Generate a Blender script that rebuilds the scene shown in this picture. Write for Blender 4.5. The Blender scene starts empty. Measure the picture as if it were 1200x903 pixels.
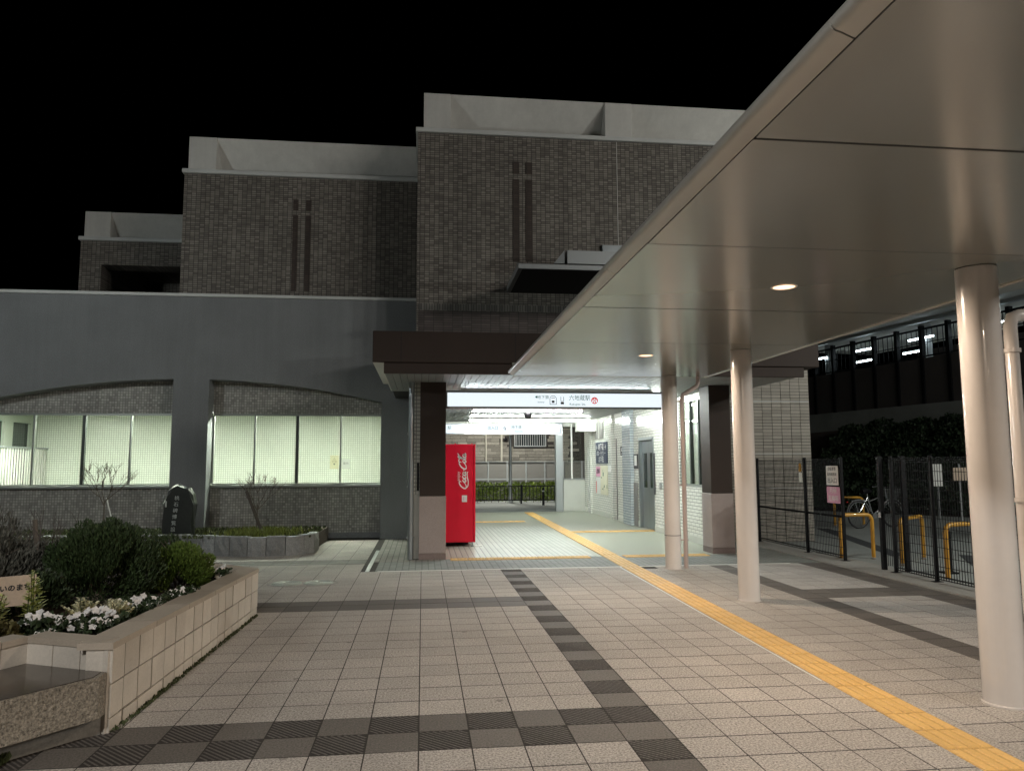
import bpy, math, random
from mathutils import Vector, Matrix
random.seed(7)
PI = math.pi
R = math.radians
S = bpy.context.scene
COL = S.collection

# ------------------------------------------------------------------ camera
cam_d = bpy.data.cameras.new("camera")
cam = bpy.data.objects.new("camera", cam_d)
COL.objects.link(cam)
cam_d.sensor_fit = 'HORIZONTAL'
cam_d.sensor_width = 36.0
cam_d.lens = 877.8 * 36.0 / 1200.0
cam_d.clip_end = 500
cam_d.clip_start = 0.05
yaw, pitch, roll = 0.118333, 0.104299, -0.003889
cam.location = (0, 0, 1.595)
fwd = Vector((math.sin(yaw) * math.cos(pitch), math.cos(yaw) * math.cos(pitch), math.sin(pitch)))
right = Vector((math.cos(yaw), -math.sin(yaw), 0))
up = right.cross(fwd)
r2 = right * math.cos(roll) + up * math.sin(roll)
u2 = up * math.cos(roll) - right * math.sin(roll)
cam.rotation_euler = Matrix(((r2.x, u2.x, -fwd.x), (r2.y, u2.y, -fwd.y), (r2.z, u2.z, -fwd.z))).to_euler()
S.camera = cam

# ------------------------------------------------------------------ night sky
W = bpy.data.worlds.new("World")
S.world = W
W.use_nodes = True
wn = W.node_tree.nodes
sky = wn.new('ShaderNodeTexSky')
sky.sky_type = 'NISHITA'
sky.sun_disc = False
sky.sun_elevation = R(-6)
sky.sun_rotation = R(200)
wn['Background'].inputs[1].default_value = 0.004
W.node_tree.links.new(sky.outputs[0], wn['Background'].inputs[0])

S.view_settings.view_transform = 'Standard'
S.view_settings.look = 'None'
S.view_settings.exposure = 0.0
S.view_settings.gamma = 1.0
S.cycles.use_denoising = True
S.cycles.max_bounces = 7
S.cycles.diffuse_bounces = 4
S.cycles.glossy_bounces = 3
S.cycles.transparent_max_bounces = 12
S.cycles.caustics_reflective = False
S.cycles.caustics_refractive = False
S.cycles.sample_clamp_indirect = 4.0

# ------------------------------------------------------------------ light levels (lamps sit in their fixtures below)
P_DOWN = 205.0         # each warm downlight in the walkway canopy
P_STREET_R = 7200.0    # street lamp beyond the bicycle park
P_STREET_L = 500.0     # street lamp left of the planter
P_FILL = 2100.0    # fill lamp added behind the camera
P_PARK = 1500.0         # lamp in the bicycle park
P_BACK = 1300.0         # lamp behind the station
E_SIGN = 1.02
E_TUBE = 185.0
E_HALL = 262.0
WARM = (1.0, 0.79, 0.60)
COOL = (0.78, 0.95, 1.0)

# ------------------------------------------------------------------ materials
def nd(t, ty, **kw):
    n = t.nodes.new(ty)
    for k, v in kw.items():
        if k.startswith('i_'):
            n.inputs[k[2:].replace('_', ' ')].default_value = v
        else:
            setattr(n, k, v)
    return n

def math_n(t, op, a, b):
    n = t.nodes.new('ShaderNodeMath'); n.operation = op
    for i, v in enumerate((a, b)):
        if hasattr(v, 'links'): t.links.new(v, n.inputs[i])
        else: n.inputs[i].default_value = v
    return n.outputs[0]

def mat(name, base, rough=0.6, metal=0.0, var=0.0, speck=None, dirt=None, bump=None, spec=0.5, coat=0.0, rvar=0.0, streak=0.0, spots=0.0):
    """base colour, optional per-piece variation, fine speckle (scale, amount), soft dirt (scale, amount), bump (scale, strength)"""
    m = bpy.data.materials.new(name); m.use_nodes = True
    t = m.node_tree; b = t.nodes['Principled BSDF']
    b.inputs['Roughness'].default_value = rough
    b.inputs['Metallic'].default_value = metal
    b.inputs['Specular IOR Level'].default_value = spec
    b.inputs['Coat Weight'].default_value = coat
    geo = t.nodes.new('ShaderNodeNewGeometry')
    fac = None
    def times(f, g):
        return g if f is None else math_n(t, 'MULTIPLY', f, g)
    if var:
        oi = t.nodes.new('ShaderNodeObjectInfo')
        r = math_n(t, 'FRACT', math_n(t, 'ADD', oi.outputs['Random'], geo.outputs['Random Per Island']), 0)
        fac = times(fac, math_n(t, 'ADD', math_n(t, 'MULTIPLY', r, 2 * var), 1 - var))
    if speck:
        n = nd(t, 'ShaderNodeTexNoise', i_Scale=speck[0], i_Detail=3.0, i_Roughness=0.8)
        t.links.new(geo.outputs['Position'], n.inputs['Vector'])
        fac = times(fac, math_n(t, 'ADD', math_n(t, 'MULTIPLY', math_n(t, 'SUBTRACT', n.outputs[0], 0.5), 4 * speck[1]), 1))
    if dirt:
        n = nd(t, 'ShaderNodeTexNoise', i_Scale=dirt[0], i_Detail=5.0, i_Roughness=0.65)
        t.links.new(geo.outputs['Position'], n.inputs['Vector'])
        fac = times(fac, math_n(t, 'ADD', math_n(t, 'MULTIPLY', math_n(t, 'SUBTRACT', n.outputs[0], 0.5), 2.6 * dirt[1]), 1))
        if rvar:
            t.links.new(math_n(t, 'ADD', math_n(t, 'MULTIPLY', math_n(t, 'SUBTRACT', n.outputs[0], 0.5), 2 * rvar), rough), b.inputs['Roughness'])
    if streak:
        mp = nd(t, 'ShaderNodeMapping'); mp.inputs['Scale'].default_value = (3.2, 3.2, 0.16)
        t.links.new(geo.outputs['Position'], mp.inputs['Vector'])
        n = nd(t, 'ShaderNodeTexNoise', i_Scale=1.6, i_Detail=5.0, i_Roughness=0.7)
        t.links.new(mp.outputs[0], n.inputs['Vector'])
        fac = times(fac, math_n(t, 'ADD', math_n(t, 'MULTIPLY', math_n(t, 'SUBTRACT', n.outputs[0], 0.5), 2.4 * streak), 1))
    if spots:
        vo = nd(t, 'ShaderNodeTexVoronoi', i_Scale=2.1)
        t.links.new(geo.outputs['Position'], vo.inputs['Vector'])
        fac = times(fac, math_n(t, 'SUBTRACT', 1.0, math_n(t, 'MULTIPLY', math_n(t, 'LESS_THAN', vo.outputs['Distance'], 0.052), spots)))
    if fac is None:
        b.inputs['Base Color'].default_value = (*base, 1)
    else:
        v = t.nodes.new('ShaderNodeVectorMath'); v.operation = 'SCALE'
        v.inputs[0].default_value = base
        t.links.new(math_n(t, 'MAXIMUM', fac, 0.03), v.inputs['Scale'])
        t.links.new(v.outputs[0], b.inputs['Base Color'])
    if bump:
        n = nd(t, 'ShaderNodeTexNoise', i_Scale=bump[0], i_Detail=4.0)
        t.links.new(geo.outputs['Position'], n.inputs['Vector'])
        bp = nd(t, 'ShaderNodeBump', i_Strength=bump[1], i_Distance=0.01)
        t.links.new(n.outputs[0], bp.inputs['Height'])
        t.links.new(bp.outputs[0], b.inputs['Normal'])
    return m

def brickmat(name, c1, c2, mortar, w, h, gap=0.005, axis='xz', offset=0.0, rough=0.6, spec=0.5, off=(0, 0), bump=0.6, dirt=0.25, wave=0.0, sq=0.0):
    m = bpy.data.materials.new(name); m.use_nodes = True
    t = m.node_tree; b = t.nodes['Principled BSDF']
    b.inputs['Roughness'].default_value = rough
    b.inputs['Specular IOR Level'].default_value = spec
    geo = t.nodes.new('ShaderNodeNewGeometry')
    sp = t.nodes.new('ShaderNodeSeparateXYZ'); t.links.new(geo.outputs['Position'], sp.inputs[0])
    cb = t.nodes.new('ShaderNodeCombineXYZ')
    ia, ib = {'xz': (0, 2), 'yz': (1, 2), 'xy': (0, 1), 'yx': (1, 0)}[axis]
    t.links.new(math_n(t, 'ADD', sp.outputs[ia], off[0] + 100 * w), cb.inputs[0])
    t.links.new(math_n(t, 'ADD', sp.outputs[ib], off[1] + 100 * h), cb.inputs[1])
    br = nd(t, 'ShaderNodeTexBrick', offset=offset, squash=1.0)
    br.inputs['Scale'].default_value = 1.0
    br.inputs['Brick Width'].default_value = w
    br.inputs['Row Height'].default_value = h
    br.inputs['Mortar Size'].default_value = gap
    br.inputs['Mortar Smooth'].default_value = 0.1
    br.inputs['Color1'].default_value = (*c1, 1)
    br.inputs['Color2'].default_value = (*c2, 1)
    br.inputs['Mortar'].default_value = (*mortar, 1)
    t.links.new(cb.outputs[0], br.inputs['Vector'])
    n = nd(t, 'ShaderNodeTexNoise', i_Scale=1.3, i_Detail=5.0, i_Roughness=0.6)
    t.links.new(geo.outputs['Position'], n.inputs['Vector'])
    f = math_n(t, 'ADD', math_n(t, 'MULTIPLY', math_n(t, 'SUBTRACT', n.outputs[0], 0.5), 2 * dirt), 1)
    if axis[1] == 'z' and dirt > .1:
        mp = nd(t, 'ShaderNodeMapping'); mp.inputs['Scale'].default_value = (2.4, 2.4, 0.14)
        t.links.new(geo.outputs['Position'], mp.inputs['Vector'])
        n3 = nd(t, 'ShaderNodeTexNoise', i_Scale=1.5, i_Detail=5.0, i_Roughness=0.7)
        t.links.new(mp.outputs[0], n3.inputs['Vector'])
        f = math_n(t, 'MULTIPLY', f, math_n(t, 'ADD', math_n(t, 'MULTIPLY', math_n(t, 'SUBTRACT', n3.outputs[0], 0.5), 0.9), 1))
    v = t.nodes.new('ShaderNodeVectorMath'); v.operation = 'SCALE'
    t.links.new(br.outputs[0], v.inputs[0]); t.links.new(f, v.inputs['Scale'])
    t.links.new(v.outputs[0], b.inputs['Base Color'])
    inv = math_n(t, 'SUBTRACT', 1.0, br.outputs['Fac'])
    hgt = inv
    if wave:
        n2 = nd(t, 'ShaderNodeTexNoise', i_Scale=9.0, i_Detail=1.0)
        t.links.new(geo.outputs['Position'], n2.inputs['Vector'])
        hgt = math_n(t, 'ADD', inv, math_n(t, 'MULTIPLY', n2.outputs[0], wave))
    bp = nd(t, 'ShaderNodeBump', i_Strength=bump, i_Distance=0.004)
    t.links.new(hgt, bp.inputs['Height']); t.links.new(bp.outputs[0], b.inputs['Normal'])
    return m

def emat(name, col, strength):
    m = bpy.data.materials.new(name); m.use_nodes = True
    b = m.node_tree.nodes['Principled BSDF']
    b.inputs['Base Color'].default_value = (*[0.12 * c for c in col], 1)
    b.inputs['Emission Color'].default_value = (*col, 1)
    b.inputs['Emission Strength'].default_value = strength
    return m

def glassmat(name, tint=(0.93, 0.95, 0.925)):
    m = bpy.data.materials.new(name); m.use_nodes = True
    t = m.node_tree; out = t.nodes['Material Output']
    t.nodes.remove(t.nodes['Principled BSDF'])
    tr = t.nodes.new('ShaderNodeBsdfTransparent'); tr.inputs[0].default_value = (*tint, 1)
    gl = t.nodes.new('ShaderNodeBsdfGlossy'); gl.inputs['Roughness'].default_value = 0.02
    lw = t.nodes.new('ShaderNodeLayerWeight'); lw.inputs[0].default_value = 0.5
    ff = math_n(t, 'ADD', math_n(t, 'MULTIPLY', math_n(t, 'POWER', lw.outputs['Facing'], 4.5), 0.85), 0.045)
    mx = t.nodes.new('ShaderNodeMixShader')
    t.links.new(ff, mx.inputs[0]); t.links.new(tr.outputs[0], mx.inputs[1]); t.links.new(gl.outputs[0], mx.inputs[2])
    t.links.new(mx.outputs[0], out.inputs[0])
    return m

M = {}
M['pave'] = mat('light_paving', (0.395, 0.366, 0.334), 0.75, var=0.065, speck=(75, 1.0), dirt=(0.6, 0.30), bump=(260, 0.35), spots=0.40)
M['pave_pale'] = mat('pale_paving', (0.42, 0.40, 0.38), 0.75, var=0.09, speck=(75, 0.9), dirt=(0.9, 0.14), bump=(260, 0.3))
M['pave_dark'] = mat('dark_paving', (0.132, 0.119, 0.106), 0.7, var=0.12, speck=(75, 0.7), dirt=(0.9, 0.16), bump=(260, 0.3))
M['pave_rib'] = mat('ribbed_paving', (0.112, 0.100, 0.091), 0.7, var=0.10, speck=(75, 0.6), dirt=(0.9, 0.16))
M['mortar'] = mat('mortar_joint', (0.035, 0.030, 0.026), 0.95, speck=(60, 0.3), dirt=(1.2, 0.3))
M['yellow'] = mat('yellow_tactile', (0.74, 0.47, 0.16), 0.55, var=0.05, speck=(70, 0.12), dirt=(1.5, 0.14))
M['white_strip'] = mat('white_strip', (0.72, 0.72, 0.68), 0.4, dirt=(4, 0.12))
M['apron'] = brickmat('apron_pavers', (0.20, 0.215, 0.20), (0.26, 0.27, 0.25), (0.12, 0.125, 0.12), 0.1, 0.1, 0.008, 'xy', 0.0, 0.7, bump=0.5)
M['sett'] = brickmat('small_pavers', (0.22, 0.21, 0.19), (0.30, 0.28, 0.26), (0.10, 0.10, 0.09), 0.2, 0.1, 0.008, 'yx', 0.5, 0.75, bump=0.5)
M['plank_floor'] = brickmat('concourse_strips', (0.39, 0.42, 0.36), (0.46, 0.48, 0.42), (0.15, 0.17, 0.15), 1.2, 0.1, 0.009, 'yx', 0.0, 0.35, bump=0.4, dirt=0.12)
M['hall_floor'] = mat('concourse_sheet', (0.35, 0.365, 0.300), 0.35, speck=(50, 0.1), dirt=(0.8, 0.12), rvar=0.08)
M['concrete'] = mat('concrete', (0.30, 0.295, 0.275), 0.85, speck=(40, 0.2), dirt=(1.5, 0.3), bump=(60, 0.3))
M['asphalt'] = mat('asphalt', (0.28, 0.30, 0.29), 0.9, speck=(70, 0.35), dirt=(0.5, 0.25), bump=(150, 0.4))
M['asphalt_dark'] = mat('dark_asphalt', (0.045, 0.05, 0.055), 0.9, speck=(70, 0.3), dirt=(0.6, 0.2))
M['ground'] = mat('bare_ground', (0.06, 0.06, 0.055), 0.95, speck=(20, 0.3), dirt=(0.3, 0.3))
M['grey_stucco'] = mat('grey_stucco', (0.206, 0.214, 0.222), 0.85, speck=(55, 0.30), dirt=(0.55, 0.22), bump=(70, 0.8), streak=0.12)
M['coping'] = mat('painted_coping', (0.60, 0.61, 0.60), 0.6, dirt=(1.0, 0.15))
M['parapet'] = mat('painted_parapet', (0.66, 0.65, 0.62), 0.7, speck=(12, 0.04), dirt=(0.7, 0.18), streak=0.12)
M['brick'] = brickmat('brick_tile', (0.140, 0.126, 0.111), (0.275, 0.250, 0.221), (0.055, 0.050, 0.045), 0.1, 0.048, 0.006, 'xz', 0.0, 0.7, spec=0.3)
M['brick_y'] = brickmat('brick_tile_side', (0.140, 0.126, 0.111), (0.275, 0.250, 0.221), (0.055, 0.050, 0.045), 0.1, 0.048, 0.006, 'yz', 0.0, 0.7, spec=0.3)
M['brick_sold'] = brickmat('brick_soldier', (0.10, 0.095, 0.088), (0.22, 0.205, 0.185), (0.05, 0.045, 0.04), 0.055, 0.2, 0.006, 'xz', 0.0, 0.7, off=(0, 0.035))
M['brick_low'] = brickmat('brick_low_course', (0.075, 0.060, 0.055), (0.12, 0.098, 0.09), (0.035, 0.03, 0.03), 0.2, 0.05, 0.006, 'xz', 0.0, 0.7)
M['stripe'] = brickmat('dark_stripe_tile', (0.045, 0.032, 0.027), (0.07, 0.05, 0.042), (0.03, 0.025, 0.02), 0.1, 0.05, 0.005, 'xz', 0.0, 0.7)
M['mosaic'] = brickmat('brown_mosaic', (0.24, 0.235, 0.22), (0.46, 0.45, 0.415), (0.19, 0.185, 0.17), 0.055, 0.055, 0.006, 'xz', 0.0, 0.6)
M['mosaic_white'] = brickmat('white_mosaic', (0.72, 0.75, 0.68), (0.78, 0.81, 0.74), (0.45, 0.48, 0.42), 0.055, 0.055, 0.008, 'xz', 0.0, 0.3, dirt=0.04, bump=0.3)
M['hall_paint'] = mat('hall_paint', (0.72, 0.74, 0.68), 0.6, dirt=(1, 0.06))
M['wtile'] = brickmat('white_wall_tile', (0.78, 0.79, 0.73), (0.84, 0.85, 0.79), (0.32, 0.34, 0.31), 0.235, 0.068, 0.007, 'yz', 0.5, 0.14, off=(0, 0.01), dirt=0.05, wave=0.35, bump=0.5)
M['wtile_x'] = brickmat('white_wall_tile_end', (0.78, 0.79, 0.73), (0.84, 0.85, 0.79), (0.32, 0.34, 0.31), 0.115, 0.068, 0.007, 'xz', 0.0, 0.14, off=(0, 0.01), dirt=0.05, wave=0.35, bump=0.5)
M['wtile_blue'] = brickmat('blue_grey_grid_tile', (0.46, 0.52, 0.56), (0.55, 0.60, 0.62), (0.20, 0.24, 0.27), 0.115, 0.068, 0.008, 'yz', 0.0, 0.14, dirt=0.05, bump=0.5)
M['hall_grey'] = mat('hall_side_paint', (0.34, 0.37, 0.32), 0.6, dirt=(1, 0.1))
M['plinth'] = mat('white_plinth', (0.62, 0.63, 0.58), 0.35, dirt=(1.5, 0.12))
M['long_tile'] = mat('long_wall_tile', (0.300, 0.275, 0.235), 0.6, var=0.16, speck=(60, 0.12), dirt=(0.8, 0.2))
M['tile_joint'] = mat('tile_joint', (0.05, 0.046, 0.042), 0.9)
M['brown'] = mat('brown_cladding', (0.050, 0.038, 0.033), 0.55, dirt=(1.2, 0.15), spec=0.12)
M['granite'] = mat('pink_granite', (0.34, 0.285, 0.27), 0.55, speck=(130, 0.5), dirt=(1.5, 0.12))
M['granite_base'] = mat('granite_base_course', (0.20, 0.155, 0.145), 0.5, speck=(130, 0.4))
M['soffit_slat'] = mat('soffit_slat', (0.28, 0.29, 0.295), 0.45, metal=0.2, var=0.05)
M['seam'] = mat('dark_seam', (0.014, 0.014, 0.014), 0.8)
M['canopy'] = mat('canopy_panel', (0.330, 0.328, 0.298), 0.19, metal=0.35, var=0.015, dirt=(0.6, 0.03), spec=0.5)
M['canopy'].node_tree.nodes['Principled BSDF'].inputs['IOR'].default_value = 2.3
M['fascia'] = mat('canopy_fascia', (0.52, 0.50, 0.46), 0.32, metal=0.5, dirt=(1.0, 0.08))
M['col_white'] = mat('painted_column', (0.70, 0.655, 0.62), 0.22, coat=0.5, dirt=(1.6, 0.10), bump=(1.2, 0.06), streak=0.07)
M['pipe'] = mat('painted_pipe', (0.46, 0.37, 0.34), 0.3, coat=0.2)
M['steel'] = mat('brushed_steel', (0.42, 0.46, 0.48), 0.3, metal=0.85, dirt=(2, 0.08))
M['steel_dull'] = mat('dull_steel', (0.38, 0.40, 0.41), 0.45, metal=0.5)
M['alu'] = mat('window_aluminium', (0.33, 0.35, 0.33), 0.4, metal=0.5)
M['alu_dark'] = mat('dark_window_frame', (0.08, 0.09, 0.085), 0.4, metal=0.3)
M['glass'] = glassmat('window_glass')
M['glass_dark'] = mat('dark_glass', (0.025, 0.035, 0.035), 0.08, spec=0.7)
M['black'] = mat('black_paint', (0.005, 0.0055, 0.007), 0.5, spec=0.2)
M['black_gloss'] = mat('black_gloss', (0.012, 0.012, 0.014), 0.25)
M['red'] = mat('red_enamel', (0.62, 0.008, 0.030), 0.3, coat=0.1, dirt=(2.0, 0.06), spec=0.3)
M['red_plain'] = mat('red_sign', (0.55, 0.03, 0.03), 0.4)
M['white'] = mat('white_paint', (0.80, 0.79, 0.76), 0.45)
M['white_soft'] = mat('white_card', (0.74, 0.75, 0.72), 0.5)
M['ink'] = mat('dark_ink', (0.03, 0.03, 0.035), 0.6)
M['ink_green'] = mat('green_ink', (0.05, 0.16, 0.11), 0.6)
M['cap'] = mat('planter_cap', (0.43, 0.375, 0.310), 0.6, var=0.08, speck=(60, 0.12), dirt=(2.0, 0.2))
M['block'] = mat('planter_block', (0.62, 0.575, 0.510), 0.65, var=0.08, speck=(60, 0.10), dirt=(2.2, 0.22))
M['pebble'] = mat('exposed_pebble', (0.24, 0.215, 0.175), 0.7, speck=(62, 0.95), dirt=(1.5, 0.15), bump=(70, 1.0))
M['wet_top'] = mat('wet_dark_stone', (0.055, 0.045, 0.037), 0.16, speck=(60, 0.3), dirt=(3, 0.25), rvar=0.1)
M['soil'] = mat('dark_soil', (0.045, 0.030, 0.022), 0.95, speck=(40, 0.5), bump=(40, 1.0))
M['rough_stone'] = mat('split_granite', (0.27, 0.275, 0.275), 0.8, var=0.16, speck=(45, 0.3), dirt=(5, 0.25), bump=(18, 1.0))
M['mono'] = mat('black_monument', (0.022, 0.026, 0.024), 0.35, speck=(30, 0.3), bump=(9, 0.5))
M['carve_glint'] = mat('pale_carving_and_glint', (0.45, 0.48, 0.47), 0.6)
M['bark'] = mat('bark', (0.13, 0.11, 0.09), 0.9, speck=(60, 0.3))
M['twig'] = mat('grey_twig', (0.10, 0.085, 0.075), 0.9)
M['wood'] = mat('weathered_board', (0.60, 0.48, 0.37), 0.65, speck=(25, 0.12), dirt=(6, 0.2))
M['ochre'] = mat('ochre_tube', (0.52, 0.27, 0.03), 0.38, coat=0.2, dirt=(3, 0.15))
M['pink'] = mat('pink_sheet', (0.72, 0.36, 0.52), 0.55, dirt=(6, 0.1))
M['paper_cream'] = mat('cream_poster', (0.72, 0.70, 0.55), 0.5)
def papermat(name, c):
    m = bpy.data.materials.new(name); m.use_nodes = True
    t = m.node_tree; t.nodes.remove(t.nodes['Principled BSDF'])
    a = t.nodes.new('ShaderNodeBsdfDiffuse'); b = t.nodes.new('ShaderNodeBsdfTranslucent'); x = t.nodes.new('ShaderNodeMixShader')
    a.inputs[0].default_value = (*c, 1); b.inputs[0].default_value = (*c, 1); x.inputs[0].default_value = 0.8
    t.links.new(a.outputs[0], x.inputs[1]); t.links.new(b.outputs[0], x.inputs[2])
    tr = t.nodes.new('ShaderNodeBsdfTransparent'); tr.inputs[0].default_value = (*c, 1); y = t.nodes.new('ShaderNodeMixShader'); y.inputs[0].default_value = 0.55
    t.links.new(x.outputs[0], y.inputs[1]); t.links.new(tr.outputs[0], y.inputs[2]); t.links.new(y.outputs[0], t.nodes['Material Output'].inputs[0])
    return m
M['thin_cream'] = papermat('thin_cream_paper', (0.80, 0.76, 0.55)); M['thin_white'] = papermat('thin_white_paper', (0.85, 0.87, 0.85))
M['navy'] = mat('navy_panel', (0.030, 0.045, 0.085), 0.35)
M['manhole'] = mat('cast_iron', (0.36, 0.39, 0.35), 0.5, metal=0.3, dirt=(5, 0.2))
M['tyre'] = mat('black_rubber', (0.015, 0.015, 0.015), 0.7)
M['chrome'] = mat('bright_metal', (0.62, 0.64, 0.66), 0.22, metal=0.9)
M['teal'] = mat('teal_enamel', (0.04, 0.42, 0.42), 0.3, coat=0.3)
M['panel_brown'] = mat('platform_panel', (0.060, 0.052, 0.050), 0.7, var=0.12, dirt=(0.6, 0.3))
M['conc_band'] = mat('platform_concrete', (0.20, 0.21, 0.20), 0.9, dirt=(0.8, 0.35))
M['plat_roof'] = mat('platform_roof', (0.66, 0.65, 0.60), 0.6, dirt=(1, 0.1))
M['fence_panel'] = mat('grey_fence_panel', (0.20, 0.195, 0.185), 0.5, var=0.05, dirt=(1, 0.12))
M['stone_face'] = mat('split_face_stone', (0.30, 0.285, 0.25), 0.85, var=0.30, speck=(30, 0.3), dirt=(2, 0.25), bump=(25, 0.8))
M['cream_pipe'] = mat('cream_pipe', (0.62, 0.60, 0.52), 0.5)

def leafmat(name, c, rough=0.55, var=0.45, trans=0.0):
    m = mat(name, c, rough, var=var, spec=0.35)
    return m
M['leaf_conifer'] = leafmat('conifer_leaf', (0.042, 0.070, 0.026))
M['leaf_juniper'] = leafmat('juniper_leaf', (0.105, 0.165, 0.032))
M['leaf_grey'] = leafmat('grey_leaf', (0.125, 0.125, 0.105))
M['leaf_dark'] = leafmat('dark_leaf', (0.030, 0.048, 0.020))
M['leaf_ivy'] = leafmat('slope_leaf', (0.022, 0.036, 0.019))
M['leaf_hedge'] = leafmat('hedge_leaf', (0.16, 0.22, 0.035))
M['leaf_grass'] = leafmat('grass_blade', (0.17, 0.20, 0.045))
M['leaf_moss'] = leafmat('moss', (0.075, 0.095, 0.040))
M['leaf_cream'] = leafmat('cream_leaf', (0.74, 0.71, 0.50), var=0.2)
M['leaf_lime'] = leafmat('lime_leaf', (0.50, 0.54, 0.20), var=0.25)
M['leaf_russet'] = leafmat('russet_leaf', (0.15, 0.060, 0.030), var=0.5)
M['leaf_olive'] = leafmat('olive_leaf', (0.13, 0.115, 0.045), var=0.4)
M['petal'] = leafmat('white_petal', (0.78, 0.76, 0.74), var=0.12)

M['sign_face'] = emat('sign_lightbox', (0.86, 0.95, 1.0), E_SIGN)
M['tube'] = emat('ceiling_tube', (0.92, 1.0, 0.93), E_TUBE)
M['tube_front'] = emat('front_ceiling_tube', (0.86, 0.97, 1.0), E_TUBE * 0.3)
M['tube_pink'] = emat('pinkish_tube', (1.0, 0.84, 0.98), E_TUBE * 0.25)
M['hall_tube'] = emat('hall_tube', (0.95, 1.0, 0.87), E_HALL)
M['down_lens'] = emat('downlight_lens', (1.0, 0.60, 0.37), 2.6)
M['sign_red'] = emat('backlit_red', (0.80, 0.06, 0.06), 0.75)
M['sign_green'] = emat('backlit_green', (0.05, 0.24, 0.17), 0.35)
M['street_lens'] = emat('street_lens', (1.0, 0.93, 0.82), 30.0)
M['plat_tube'] = emat('platform_tube', (0.80, 0.95, 1.0), 15.0)

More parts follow.
